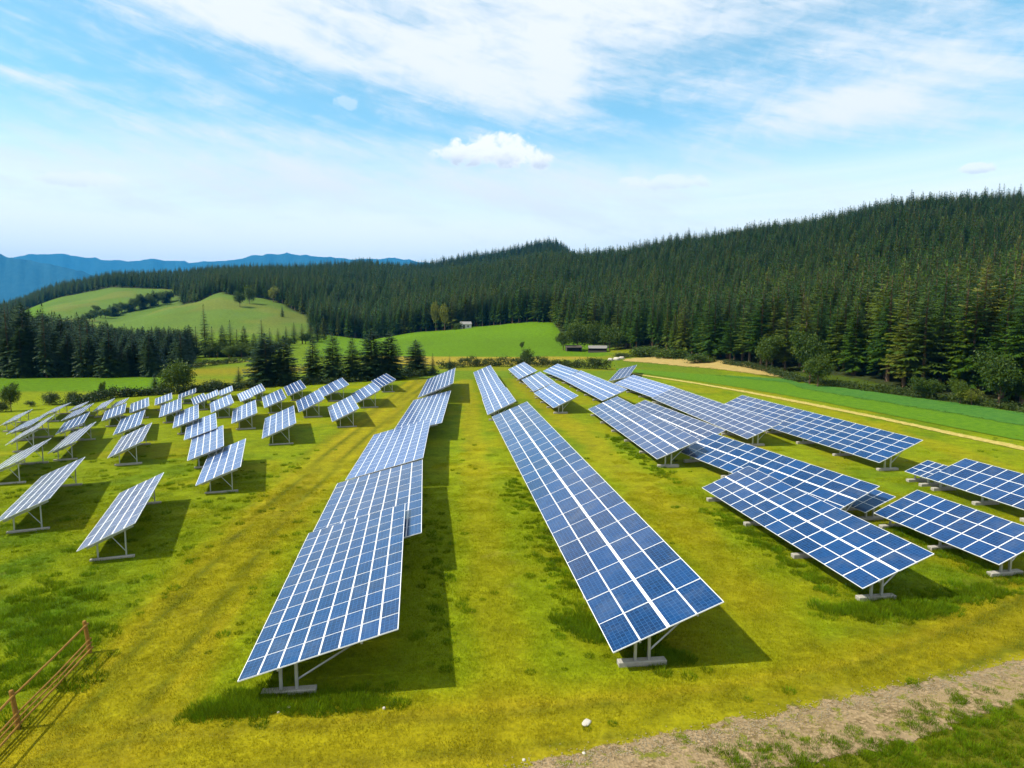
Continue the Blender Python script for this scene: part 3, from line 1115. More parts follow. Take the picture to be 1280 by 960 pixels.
tree_px('d0', 333, 482, 66, 'large dark conifer, left one of the touching pair behind the small tables', wpx=62.1)
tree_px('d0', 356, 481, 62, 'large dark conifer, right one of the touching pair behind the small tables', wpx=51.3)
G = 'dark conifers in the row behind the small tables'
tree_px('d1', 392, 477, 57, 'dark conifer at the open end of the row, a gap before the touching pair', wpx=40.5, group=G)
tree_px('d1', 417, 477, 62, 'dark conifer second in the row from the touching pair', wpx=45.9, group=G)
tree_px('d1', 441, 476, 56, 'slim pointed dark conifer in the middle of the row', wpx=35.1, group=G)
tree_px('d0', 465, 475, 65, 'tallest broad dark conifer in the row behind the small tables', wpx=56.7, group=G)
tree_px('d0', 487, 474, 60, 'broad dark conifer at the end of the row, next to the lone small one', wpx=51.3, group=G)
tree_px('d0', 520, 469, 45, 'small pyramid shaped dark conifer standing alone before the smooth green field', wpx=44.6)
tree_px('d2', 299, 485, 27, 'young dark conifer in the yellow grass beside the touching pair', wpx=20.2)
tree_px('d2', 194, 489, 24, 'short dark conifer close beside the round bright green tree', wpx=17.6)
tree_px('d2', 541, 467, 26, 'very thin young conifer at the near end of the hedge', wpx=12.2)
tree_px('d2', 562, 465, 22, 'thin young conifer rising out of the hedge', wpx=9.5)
tree_px('b0', 222, 490, 42, 'round bright green broadleaf tree beyond the small tables', wpx=50)
tree_px('b1', 14, 514, 38, 'loose young broadleaf tree at the margin of the bright green field', wpx=24)
tree_px('b1', 128, 495, 20, 'tiny sapling standing alone on the bright green field', wpx=9)
tree_px('s0', 65, 506, 18, 'wide dark shrub at the near margin of the bright green field', wpx=27)
tree_px('s0', 90, 505, 18, 'dark shrub touching the wide one at the field margin', wpx=22)
tree_px('s2', 39, 508, 9, 'low dark shrub between the young tree and the wide shrubs', wpx=15)
tree_px('s0', 1, 515, 17, 'dark shrub cut off by the picture edge, beside the young tree', wpx=22)
tree_px('s0', 268, 489, 16, 'brownish green shrub in the yellow grass behind the small tables', wpx=34)
tree_px('s2', 312, 487, 14, 'low shrub at the foot of the young dark conifer', wpx=22)
tree_px('s2', 246, 490, 12, 'low shrub beside the round bright green tree', wpx=24)
tree_px('s1', 208, 490, 15, 'bright bush at the foot of the round green tree', wpx=20)
tree_px('s1', 659, 455, 22, 'round dark bush standing on the hedge line behind the tables', wpx=21)
tree_px('b1', 652, 437, 11, 'small sapling above the round bush, before the smooth green field', wpx=7)
# the clump at the wood corner round the shed
tree_px('b1', 704, 438, 26, 'broadleaf tree at the outer end of the clump by the pale roofed shed', wpx=24)
tree_px('b0', 722, 438, 40, 'round broadleaf tree behind the pale roofed shed', wpx=38)
tree_px('b0', 742, 436, 36, 'broadleaf tree standing in the middle of the clump behind the shed', wpx=30)
tree_px('b0', 762, 438, 33, 'round broadleaf tree at the forest end of the clump by the shed', wpx=38)
tree_px('s1', 800, 445, 15, 'low broad bush along the forest foot, next to the shed clump', wpx=50)
tree_px('s1', 838, 448, 14, 'low broad bush along the forest foot behind the dry tan field', wpx=52)
tree_px('s1', 880, 453, 12, 'low bush at the forest foot above the dry tan field', wpx=44)
tree_px('s0', 778, 447, 7, 'flat green bush beside the rubble at the tip of the tan field', wpx=26)
tree_px('b1', 958, 465, 50, 'bright green broadleaf tree at the forest foot above the tan field end', wpx=44)
tree_px('b1', 1012, 480, 72, 'tall yellowish green broadleaf tree at the forest edge', wpx=48)
tree_px('b1', 1022, 484, 44, 'broadleaf tree at the forest edge beside the tall yellowish one', wpx=40)
tree_px('b1', 1160, 499, 30, 'bushy young broadleaf tree under the conifers at the crop margin', wpx=44)
tree_px('b1', 1200, 505, 34, 'lighter young broadleaf tree at the crop margin near the bare trunks', wpx=30)
tree_px('p1', 1214, 507, 22, 'small yellowish bush at the crop margin near the bare trunks', wpx=26)
tree_px('b1', 1248, 508, 75, 'yellowish green tree leaning out of the forest edge beside the bare trunks', wpx=64)
for px, py, hp, lab in ((532, 414, 26, 'small yellow green tree before the dark wood behind the green field'),
                        (545, 413.5, 36, 'tallest yellow green tree before the dark wood behind the green field'),
                        (556, 413, 33, 'yellow green tree next to the tallest one before the dark wood')):
    tree_px('p0', px, py, hp, lab, wpx=13)
tree_px('s1', 571, 412, 10, 'bushy light shrub beside the tiny white house', wpx=14)
# valley wood edge, lit ones
tree_px('b0', 86, 470, 25, 'light green broadleaf tree at the foot of the shaded wood', wpx=15)
tree_px('b1', 119, 471, 17, 'dull green broadleaf tree at the foot of the shaded wood', wpx=18)
tree_px('b1', 3, 471, 17, 'dull green broadleaf tree at the shaded wood foot, cut by the picture edge', wpx=16)
tree_px('c0', 45, 470, 36, 'paler blue green conifer before the shaded wood', wpx=16)
tree_px('b1', 156, 471, 9, 'lowest bush at the foot of the shaded wood', wpx=12)
# clump in the dip between the meadow and the yellow field
tree_px('d2', 257, 446, 66, 'very tall slender dark conifer rising over the clump below the meadow', wpx=20.2)
GM = 'trees of the clump below the hill meadow'
for px, py, hp, k, w in ((246, 444, 36, 'd2', 13), (266, 446, 38, 'd2', 13), (279, 446, 40, 'd1', 15), (289, 446, 46, 'd2', 14), (297, 446, 34, 'd2', 12),
                         (306, 445, 38, 'd1', 14), (318, 446, 30, 'd1', 14), (328, 444, 44, 'd2', 14), (338, 440, 30, 'd2', 12), (348, 436, 26, 'c0', 11),
                         (358, 432, 24, 'c3', 10), (368, 430, 27, 'c0', 10), (378, 430, 25, 'c3', 10), (388, 428, 28, 'c0', 11), (397, 427, 26, 'c0', 11), (405, 425, 30, 'c0', 11)):
    w *= 1.6
    tree_px(k, px, py, hp, 'conifer in the clump that stands in the dip below the hill meadow', wpx=w, group=GM)
for px, py, hp, w in ((272, 447, 22, 24), (302, 447, 20, 26), (314, 447, 16, 22), (262, 447, 16, 20), (286, 448, 18, 24), (326, 446, 15, 22), (344, 441, 16, 22), (362, 435, 15, 20), (382, 430, 15, 20)):
    tree_px('b1', px, py, hp, 'broadleaf tree among the conifers in the dip below the hill meadow', wpx=w, group='broadleaf trees of the clump below the meadow')
tree_px('d2', 353, 396, 15, 'lone small conifer on the open hill meadow', wpx=6.8)
GH = 'hedge trees between the two hill meadows'
for i, (px, dy, hp) in enumerate(((104, 0, 8), (118, 1, 10), (132, 1, 9), (143, 1, 11), (152, -1, 8), (169, 1, 12), (179, 1, 12), (188, 1, 12), (198, 1, 12), (208, 0, 10), (112, 0, 8), (126, -1, 7), (138, -1, 9), (148, 0, 7), (156, 0, 9), (164, 0, 11), (175, 0, 13), (183, 0, 10), (192, 0, 13), (203, 0, 9), (212, 0, 9))):
    tree_px('b1' if i % 3 else 'd1', px, 402 - (px - 112) * .25 + dy, hp * 1.5, 'small tree of the hedge between the two hill meadows', wpx=15, group=GH)
tree_px('b1', 122, 392, 11, 'round tree standing alone on the upper hill meadow', wpx=13)
tree_px('b1', 148, 419, 10, 'small tree on the lower hill meadow above the shaded wood', wpx=9)
for px, py, hp, k, lab in ((300, 384, 20, 'b1', 'light broadleaf tree at the corner of the far wood above the meadow'), (312, 380, 24, 'b0', 'broad light tree at the far wood edge above the meadow'),
                      (342, 378, 20, 'p1', 'yellowish tree at the top end of the hill meadow')):
    tree_px(k, px, py, hp, lab, wpx=16)

# hedges along the far side of the tables
def hedge(name, label, line_px, hgt_m, wid, seed, mat, clumps, per=34, leaf=.11):
    r = np.random.default_rng(seed)
    pts = np.array([flat_at(*p) for p in line_px])
    s = np.concatenate([[0], np.cumsum(np.hypot(*np.diff(pts, axis=0).T))])
    t = r.uniform(0, s[-1], clumps)
    cx = np.interp(t, s, pts[:, 0]) + r.normal(0, wid * .3, clumps)
    cy = np.interp(t, s, pts[:, 1]) + r.normal(0, wid * .3, clumps)
    ht = hgt_m * (.45 + 1.1 * fbm(t / 4.0, t * 0, seed, 3))
    cz = terrain(cx, cy) + ht * r.uniform(.1, .95, clumps)
    C = np.stack([cx, cy, cz], 1)
    n = clumps * per
    Pp = np.repeat(C, per, 0) + r.normal(0, .28, (n, 3)) * np.array([1.2, 1.0, .8])
    a = r.normal(0, 1, (n, 3)); a /= np.linalg.norm(a, axis=1, keepdims=True)
    b = np.cross(a, r.normal(0, 1, (n, 3))); b /= np.linalg.norm(b, axis=1, keepdims=True)
    q = (leaf * r.uniform(.7, 1.5, n))[:, None]
    V = np.stack([Pp - a * q, Pp + b * q * .6, Pp + a * q, Pp - b * q * .6], 1)
    o = V[..., :2].reshape(-1, 2).mean(0)
    V = V.reshape(-1, 3) - np.array([o[0], o[1], 0])
    ob = link_obj(name, mesh_np(name, V, np.arange(4 * n).reshape(-1, 4), [mat]), None, (o[0], o[1], 0))
    return tag(ob, label, 'hedge')


hedge('hedge', 'long low brownish green hedge behind the central rows of tables', ((548, 461), (600, 457.5), (700, 459), (762, 462)), 1.9, 1.6, 4, M['leaves_dark'], 520)
hedge('hedge', 'low weedy hedge between the bright green field and the small tables', ((92, 507), (140, 497), (190, 494), (230, 492), (300, 488)), 1.0, 1.2, 5, M['leaves_dark'], 330)
hedge('hedge', 'dark scrubby hedge at the feet of the conifer row', ((318, 484), (400, 480), (500, 474), (545, 468)), 1.1, 1.0, 6, M['leaves_dark'], 240)
hedge('hedge', 'brown hedge line across the slope above the pale straw strip', ((228, 461), (280, 455), (330, 450)), 1.1, .7, 7, M['leaves_dark'], 150)
hedge('hedge', 'rough green undergrowth along the foot of the hillside forest', ((905, 458), (960, 467), (1000, 479), (1060, 488), (1130, 496), (1200, 506), (1290, 519)), 1.0, 1.4, 8, M['leaves_dark'], 460)

# ------------------------------------------------------------------ solar tables
TABLES = {
    'A':(-8.74, 20.9, 0.137, 5.29, 14.9, 0.272, 0.82),
    'B':(-10.22, 31.4, 0.125, 6.15, 16.3, 0.25, 0.50),
    'C':(-11.8, 48.0, 0.085, 5.7, 18.0, 0.27, 0.62),
    'D':(-11.8, 65.9, 0.055, 5.2, 26.9, 0.25, 0.50),
    'E':(-12.8, 93.2, 0.069, 5.22, 25.2, 0.39, 0.769),
    'F':(3.51, 22.9, 0.107, 4.3, 53.9, 0.397, 0.75),
    'G1':(-2.77, 78.1, 0.087, 3.62, 14.1, 0.441, 0.74),
    'G2':(-3.95, 92.7, 0.087, 3.44, 17.8, 0.41, 0.739),
    'G3':(-5.55, 110.5, 0.084, 3.54, 22.1, 0.396, 0.74),
    'H1':(5.06, 83.6, 0.122, 3.42, 15.7, 0.443, 0.738),
    'H2':(3.17, 100.9, 0.087, 3.47, 17.5, 0.403, 0.739),
    'H3':(1.18, 119.2, 0.097, 3.52, 20.2, 0.427, 0.739),
    'I':(11.6, 54.4, 0.085, 3.83, 28.3, 0.408, 0.743),
    'J1':(8.73, 119.1, 0.165, 3.27, 16.2, 0.453, 0.737),
    'J2':(11.9, 90.4, 0.113, 3.66, 29.1, 0.412, 0.741),
    'L':(15, 28.5, 0.132, 3.56, 17.1, 0.4, 0.74),
    'K':(18.8, 39.5, 0.259, 3.52, 18.4, 0.416, 0.739),
    'K2':(15.6, 59.4, 0.152, 3.46, 20.8, 0.414, 0.739),
    'N':(21.8, 63.2, 0.095, 3.52, 30, 0.414, 0.739),
    'M':(28.7, 53.1, 0.158, 4.08, 29.4, 0.424, 0.746),
    'O':(19.2, 93.7, 0.136, 3.48, 18.7, 0.403, 0.739),
    'P':(16.1, 115.3, -0.229, 3.64, 24.9, 0.272, 0.741),
    'Q':(22.8, 31.3, 0.184, 3.11, 8.47, 0.414, 0.736),
    'Q2':(21, 40.1, 0.19, 2.2, 3.2, 0.4, 0.62),
    'R':(30.6, 39.9, 0.142, 3.29, 8.38, 0.414, 0.737),
    'R2':(29.7, 48.35, 0.147, 2.0, 2.4, 0.40, 0.62),
    'T0':(-21.5, 33.1, 0.352, 2.89, 11.7, 0.416, 0.734),
    'T1':(-28.9, 37.5, 0.408, 3, 12.2, 0.407, 0.735),
    'T2':(-37.8, 48.4, 0.395, 2.91, 8.39, 0.427, 0.734),
    'T3':(-44.7, 60.1, 0.439, 2.94, 8.65, 0.507, 0.734),
    'T4':(-48.6, 65.6, 0.423, 2.33, 7.62, 0.372, 0.732),
    'T5':(-52.9, 70.6, 0.439, 1.74, 7.73, 0.382, 0.733),
    'T6':(-53.1, 77.1, 0.385, 1.74, 7.35, 0.33, 0.733),
    'T6b':(-52.3, 80.6, 0.4, 1.6, 5, 0.36, 0.73),
    'T7':(-38.6, 56.6, 0.406, 2.29, 10.9, 0.418, 0.732),
    'T8':(-43.8, 65.5, 0.479, 2.59, 7.86, 0.398, 0.733),
    'T9':(-48.6, 73.7, 0.413, 2.12, 8.93, 0.36, 0.732),
    'T10':(-49.3, 80.5, 0.41, 1.6, 8.17, 0.382, 0.733),
    'T11':(-49, 83.6, 0.413, 1.67, 5.32, 0.355, 0.733),
    'T12':(-44.2, 73.7, 0.486, 2.37, 8.48, 0.346, 0.732),
    'T13':(-38.1, 65.2, 0.449, 2.53, 11, 0.345, 0.733),
    'T14':(-32.6, 54.8, 0.41, 2.88, 10.2, 0.436, 0.734),
    'T15':(-44.4, 79.5, 0.486, 2.2, 8.84, 0.338, 0.732),
    'T16':(-44.8, 86.0, 0.464, 2.14, 7.25, 0.342, 0.732),
    'T17':(-39.3, 76.2, 0.443, 2.47, 10.6, 0.35, 0.733),
    'T18':(-34.3, 69.1, 0.427, 2.62, 11.3, 0.354, 0.733),
    'T19':(-30.1, 62.6, 0.413, 3, 10.4, 0.32, 0.735),
    'T20':(-25.7, 53.8, 0.398, 2.92, 10.9, 0.353, 0.734),
    'T21':(-21.5, 46.0, 0.335, 3.13, 11.2, 0.36, 0.736),
    'T22':(-44.9, 92.3, 0.426, 2.39, 5.28, 0.358, 0.732),
    'T23':(-40, 86.3, 0.475, 1.66, 7.28, 0.399, 0.733),
    'T23b':(-40.6, 91.2, 0.431, 1.7, 6.34, 0.395, 0.733),
    'T24':(-40.6, 95.3, 0.405, 1.94, 7, 0.38, 0.732),
    'T25':(-35, 79.7, 0.425, 2.73, 9.16, 0.396, 0.733),
    'T26':(-29.5, 71.9, 0.367, 2.79, 11.4, 0.378, 0.734),
    'T27':(-23.2, 63.3, 0.32, 3.36, 12.7, 0.406, 0.738),
    'T28':(-35.4, 89.5, 0.424, 1.74, 8.74, 0.377, 0.733),
    'T29':(-36.1, 95.6, 0.403, 1.89, 9.45, 0.413, 0.732),
    'T30':(-30.2, 83.6, 0.37, 2.83, 11, 0.408, 0.734),
    'T31':(-31.2, 95.6, 0.365, 2.74, 11.7, 0.406, 0.733),
    'T32':(-24.9, 80.1, 0.335, 3.28, 10.2, 0.469, 0.737),
    'T33':(-26, 94.7, 0.333, 3.85, 10.4, 0.421, 0.743),
    'T34':(-19.2, 73.1, 0.3, 3.16, 11.7, 0.443, 0.736),
    'T35':(-20, 88.2, 0.303, 3.56, 9.56, 0.485, 0.74),
    'T36':(-20.3, 105.6, 0.315, 2.81, 11.1, 0.453, 0.734),
}


def module_mesh(wx, ly, fx, fy, ncx, ncy, name='solar_module', cells='cells'):
    """one framed module lying flat about its centre: aluminium rim, glass set 4 mm below it, pale back"""
    t = .04
    X, Y_ = wx / 2, ly / 2
    ix, iy = X - fx, Y_ - fy
    V = [(-X, -Y_, 0), (X, -Y_, 0), (X, Y_, 0), (-X, Y_, 0),
         (-X, -Y_, t), (X, -Y_, t), (X, Y_, t), (-X, Y_, t),
         (-ix, -iy, t), (ix, -iy, t), (ix, iy, t), (-ix, iy, t),
         (-ix, -iy, t - .004), (ix, -iy, t - .004), (ix, iy, t - .004), (-ix, iy, t - .004)]
    F = [(0, 3, 2, 1)]
    MI = [2]
    for i in range(4):
        j = (i + 1) % 4
        F += [(i, j, 4 + j, 4 + i), (4 + i, 4 + j, 8 + j, 8 + i), (8 + i, 8 + j, 12 + j, 12 + i)]
        MI += [0, 0, 0]
    F.append((12, 13, 14, 15))
    MI.append(1)
    uv = []
    for f in F:
        for v in f:
            uv.append(((V[v][0] / wx + .5) * ncx, (V[v][1] / ly + .5) * ncy))
    return mesh_np(name, V, F, [M['white_frame'], M[cells], M['back']], MI, False, uv)


def grid_mesh(nc, nr, wx, ly, fx, fy, ncx, ncy, mid, cells):
    """the whole face of a far table: all its modules in one sheet"""
    V, F, MI, UV = [], [], [], []
    base = module_mesh(wx, ly, fx, fy, ncx, ncy)
    bv = [tuple(v.co) for v in base.vertices]
    bf = [tuple(p.vertices) for p in base.polygons]
    bm_ = [p.material_index for p in base.polygons]
    bu = [tuple(d.uv) for d in base.uv_layers[0].data]
    for i in range(nc):
        for j in range(nr):
            o = len(V)
            cx = (i + .5 - nc / 2) * wx + (mid if nc > 1 and i >= nc / 2 else 0) - (mid / 2)
            cy = (j + .5 - nr / 2) * ly
            V += [(x + cx, y + cy, z) for x, y, z in bv]
            F += [tuple(o + q for q in f) for f in bf]
            MI += bm_
            UV += [(a + 11 * i, b + 17 * j) for a, b in bu]
    bpy.data.meshes.remove(base)
    return mesh_np('module_field', V, F, [M['white_frame'], M[cells], M['back']], MI, False, UV)


GRID_CACHE = {}


def solar_table(key, label, group, nc, nr, fx, fy, ncx, ncy, split, mid=0.0, frames=None, cells='cells'):
    x, y, yaw, W, L, tilt, hl = TABLES[key]
    t = thing('solar_table', label, 'solar table', (x, y, 0), yaw, group)
    ct, st = math.cos(tilt), math.sin(tilt)
    rotm = Vector((0, 0, 0))
    wx, ly = (W - mid) / nc, L / nr
    centre = Vector((W / 2 * ct, L / 2, hl + W / 2 * st))
    if split:
        me = module_mesh(wx - .012, ly - .012, fx, fy, ncx, ncy, 'solar_module', cells)
        for i in range(nc):
            for j in range(nr):
                cx = (i + .5) * wx + (mid if nc > 1 and i >= nc / 2 else 0)
                sag = random.uniform(-.004, .004)
                o = link_obj('solar_module', me, t, (cx * ct - st * sag, (j + .5) * ly, hl + cx * st + ct * sag),
                             (random.uniform(-.006, .006), -tilt + random.uniform(-.006, .006), 0))
    else:
        k = (round(W, 1), round(L, 1), nc, nr, cells)
        me = GRID_CACHE.get(k)
        if me is None:
            me = GRID_CACHE[k] = grid_mesh(nc, nr, wx, ly, fx, fy, ncx, ncy, mid, cells)
        link_obj('module_field', me, t, centre, (0, -tilt, 0))
    # two rails run the length under the modules
    from mathutils import Matrix
    rm = Matrix.Rotation(-tilt, 3, 'Y')
    for fr in (.24, .76):
        p = Vector((fr * W * ct, L / 2, hl + fr * W * st)) + rm @ Vector((0, 0, -.045))
        MB().box((0, 0, 0), (.07, L - .1, .09)).build('rail', M['steel'], t, p, (0, -tilt, 0))
    if mid > 0.04:
        MB().box((0, 0, 0), (mid + .03, L, .03)).build('centre_strip', M['white_frame'], t, centre + rm @ Vector((0, 0, .030)), (0, -tilt, 0))
    n = frames or max(2, int(round(L / 5.5)) + 1)
    small = nc == 5 and ncx == 4
    xa, xb = (.30 * W * ct, .78 * W * ct) if small else (.24 * W * ct, .24 * W * ct + .5)
    fl = xb - xa + .75 if small else 1.75
    for k in range(n):
        yy = .55 + (L - 1.1) * k / (n - 1)
        # raking beam across, two posts, a concrete sleeper under both
        mbm = MB()
        mbm.box((0, 0, 0), (W * .80, .09, .11))
        mbm.build('beam', M['steel'], t, Vector((W / 2 * ct, yy, hl + W / 2 * st)) + rm @ Vector((0, 0, -.15)), (0, -tilt, 0))
        for xx in (xa, xb):
            zt = hl + xx / ct * st - .20
            pw_ = .065 if small else .10
            MB().box((0, 0, 0), (pw_, pw_, zt - .16)).build('post', M['steel'], t, (xx, yy, .16 + (zt - .16) / 2))
        brace = MB().tube([(xb, yy + .06, .30), ((xa + xb) / 2, yy + .06, hl + (xa + xb) / 2 / ct * st - .2)] if small else [(xb, yy + .07, .45), (.74 * W * ct, yy + .07, hl + .74 * W * st - .2)], .022 if small else .035, 5)
        brace.build('brace', M['steel'], t)
        MB().box((0, 0, 0), (fl, .20 if small else .32, .15 if small else .22), None, 0, .025).build('footing', M['concrete'], t, ((xa + xb) / 2, yy, (.05 if small else .08) + .004 * k))
    return t


BIG = 'long solar tables in the near rows'
R1 = 'row of tables that runs straight away left of the central grass lane'
solar_table('A', 'long solar table nearest the camera, eight modules wide, glare spot on its glass', BIG, 8, 12, .024, .012, 4, 6, True)
solar_table('B', 'solar table tucked under the far end of the nearest eight wide one', BIG, 8, 11, .028, .014, 4, 6, True)
solar_table('C', 'third solar table of the wide row left of the central grass lane', BIG, 8, 12, .024, .012, 4, 6, False, 0, None, 'cells_painted_sheen')
solar_table('D', 'fourth solar table of the wide row left of the central grass lane', BIG, 8, 16, .030, .014, 4, 6, False, 0, None, 'cells_painted_sheen')
solar_table('E', 'last solar table of the wide row left of the central lane, against the hedge', BIG, 8, 14, .032, .014, 4, 6, False, 0, None, 'cells_painted_sheen')
solar_table('F', 'very long solar table right of the central lane, thick white line along its middle', BIG, 4, 25, .024, .018, 6, 10, True, .07, 10)
B2 = 'solar tables at the far end of the narrow rows'
solar_table('G1', 'first of three small solar tables beyond the very long one', B2, 4, 6, .03, .02, 5, 8, False, .05, None, 'cells_painted_sheen')
solar_table('G2', 'middle of three small solar tables beyond the very long one', B2, 4, 7, .03, .02, 5, 8, False, .05, None, 'cells_painted_sheen')
solar_table('G3', 'last of three small solar tables beyond the very long one, by the hedge', B2, 4, 8, .03, .02, 5, 8, False, .05, None, 'cells_painted_sheen')
solar_table('H1', 'nearest table of the short three table row below the round bush', B2, 4, 7, .03, .02, 5, 8, False, .06, None, 'cells_painted_sheen')
solar_table('H2', 'middle table of the short three table row below the round bush', B2, 4, 8, .03, .02, 5, 8, False, .06, None, 'cells_painted_sheen')
solar_table('H3', 'farthest table of the short three table row, just below the round bush', B2, 4, 9, .03, .02, 5, 8, False, .06, None, 'cells_painted_sheen')
B3 = 'solar tables of the diagonal rows'
solar_table('I', 'broad solar table whose near corner overhangs a shaded blue table behind', B3, 4, 15, .022, .022, 5, 9, True, .07)
solar_table('J2', 'solar table just behind the broad overhanging one, second from the hedge', B3, 4, 13, .03, .022, 5, 9, False, .05, None, 'cells_painted_sheen')
solar_table('J1', 'solar table at the hedge end of the broad diagonal row', B3, 4, 8, .03, .022, 5, 9, False, .05, None, 'cells_painted_sheen')
solar_table('L', 'deep blue solar table with its near tip over a concrete foot, between two lanes', B3, 4, 12, .018, .026, 6, 8, True, .06)
solar_table('K', 'solar table half hidden behind the deep blue one with the concrete foot', B3, 4, 12, .018, .024, 6, 8, True, .06)
solar_table('K2', 'solar table mostly hidden behind the broad overhanging one', B3, 4, 12, .024, .024, 5, 8, False, .06)
B4 = 'solar tables of the outer rows'
solar_table('N', 'solar table before the long one by the straw track, bent support at its corner', B4, 4, 18, .024, .024, 5, 8, False)
solar_table('M', 'long solar table nearest to the straw track, open shadow at its near end', B4, 5, 18, .018, .022, 5, 8, True)
solar_table('O', 'solar table one place farther than the bent support table, gap of grass below it', B4, 4, 11, .028, .024, 5, 8, False, 0, None, 'cells_painted_sheen')
solar_table('P', 'solar table turned askew at the far end beside the dry tan field', B4, 4, 13, .028, .024, 5, 8, False, 0, None, 'cells_painted_sheen')
solar_table('Q', 'wide celled solar table whose near corner points at the picture edge', B4, 3, 8, .017, .024, 6, 6, True, 0, 3)
solar_table('Q2', 'small low solar table tucked behind the wide celled one at its upper end', B4, 3, 3, .017, .024, 6, 6, False, 0, 2)
solar_table('R', 'wide celled solar table cut by the picture edge, below the straw track', B4, 3, 7, .017, .024, 6, 6, True, 0, 3)
solar_table('R2', 'tiny low solar table tucked behind the one cut by the picture edge', B4, 3, 3, .017, .024, 6, 6, False, 0, 2)

SG = 'small tilted solar tables on the left field'
SMALL = {
    'T0': 'silvery small solar table nearest the camera, standing alone with a strong shadow',
    'T1': 'silvery small solar table at the picture edge, second nearest the camera',
    'T2': 'silvery small solar table at the picture edge behind the one with two visible posts',
    'T3': 'small solar table second from the front in the outermost stepped row',
    'T4': 'small solar table third from the front in the outermost stepped row',
    'T5': 'small solar table touching the picture edge, farthest of those that do',
    'T6': 'small solar table at the head of the outermost row, below the wide dark shrub',
    'T6b': 'tiny sliver of a solar table behind the head of the outermost row',
    'T7': 'pale small solar table in front of the second stepped row, tall rear post showing',
    'T8': 'small solar table right behind the pale one with tall rear post',
    'T9': 'small solar table two places behind the pale one with tall rear post',
    'T10': 'small solar table nearest the tiny sapling on the green field',
    'T11': 'small solar table half hidden, one place right of the sapling table',
    'T12': 'small solar table third from the front in the row led by the grey glared table',
    'T13': 'small solar table directly behind the grey glared one',
    'T14': 'grey glared small solar table with uniform pale glass and clear shadow',
    'T15': 'small solar table standing by itself between the glared row and the round green tree row',
    'T16': 'last small solar table of the long staircase row, below the round green tree',
    'T17': 'fifth small solar table up the long staircase row',
    'T18': 'fourth small solar table up the long staircase row',
    'T19': 'third small solar table up the long staircase row, partly covered by the second',
    'T20': 'second small solar table up the long staircase row, bluish with white bands',
    'T21': 'first small solar table of the long staircase row, beside the mown track',
    'T22': 'small solar table right below the round bright green tree',
    'T23': 'left one of two joined small tables behind the staircase row',
    'T23b': 'right one of two joined small tables behind the staircase row',
    'T24': 'farthest small solar table before the brownish shrub',
    'T25': 'striped small solar table in front of the farthest one by the brownish shrub',
    'T26': 'purple tinged small solar table left of the bright banded one',
    'T27': 'bright banded small solar table standing alone in the middle of the field',
    'T28': 'small solar table left one of a joined pair below the young dark conifer',
    'T29': 'small solar table right one of a joined pair, under the big dark conifers',
    'T30': 'small solar table in front of the gap between the touching pair and the conifer row',
    'T31': 'small solar table at the foot of the open end of the conifer row',
    'T32': 'nearer of two overlapping small tables in the row below the slim conifer',
    'T33': 'farther of two overlapping small tables in the row below the slim conifer',
    'T34': 'nearest small solar table of the row along the mown track by the conifers',
    'T35': 'middle small solar table of the row along the mown track by the conifers',
    'T36': 'farthest small solar table along the mown track, touching the conifer shade',
}
for k, lab in SMALL.items():
    solar_table(k, lab, SG, 5, 6, .030, .012, 4, 6, k in ('T0', 'T1', 'T14', 'T20', 'T21', 'T27'), 0, 2, 'cells_painted_glare' if k in ('T0', 'T1', 'T2', 'T3', 'T7', 'T14') else 'cells_painted_sheen')

# ------------------------------------------------------------------ rail fence
fp = [flat_at(113, 816), flat_at(24, 911), flat_at(-75, 1018)]
fence = thing('rail_fence', 'weathered wooden rail fence with leaning posts along the rough grass', 'fence', (fp[0][0], fp[0][1], 0))
o0 = Vector((fp[0][0], fp[0][1], 0))
tops = []
for i, (x, y) in enumerate(fp):
    b = Vector((x, y, 0)) - o0
    lean = Vector((-.13, -.03, 0)) * (1.0 if i < 2 else .6)
    MB().tube([b + Vector((0, 0, -.2)), b + lean * .5 + Vector((0, 0, .6)), b + lean + Vector((0, 0, 1.22)), b + lean + Vector((0, 0, 1.25))],
              [.078, .072, .068, .05], 9).build('post', M['wood'], fence)
    tops.append((b, lean))
for hz, rad in ((1.10, .036), (.52, .030), (.36, .026), (.17, .032)):
    for (b0, l0), (b1, l1) in zip(tops[:-1], tops[1:]):
        e = (b1 - b0).normalized() * .12
        p0, p1 = b0 + l0 * hz / 1.25 - e + Vector((.06, 0, hz)), b1 + l1 * hz / 1.25 + e + Vector((.06, 0, hz * .97 + .02))
        mid = (p0 + p1) / 2 + Vector((random.uniform(-.03, .03), 0, -.05))
        MB().tube([p0, p0 * .7 + mid * .3, mid, p1 * .7 + mid * .3, p1], [rad, rad * 1.1, rad, rad * .95, rad * .9], 7).build('rail', M['wood'], fence)

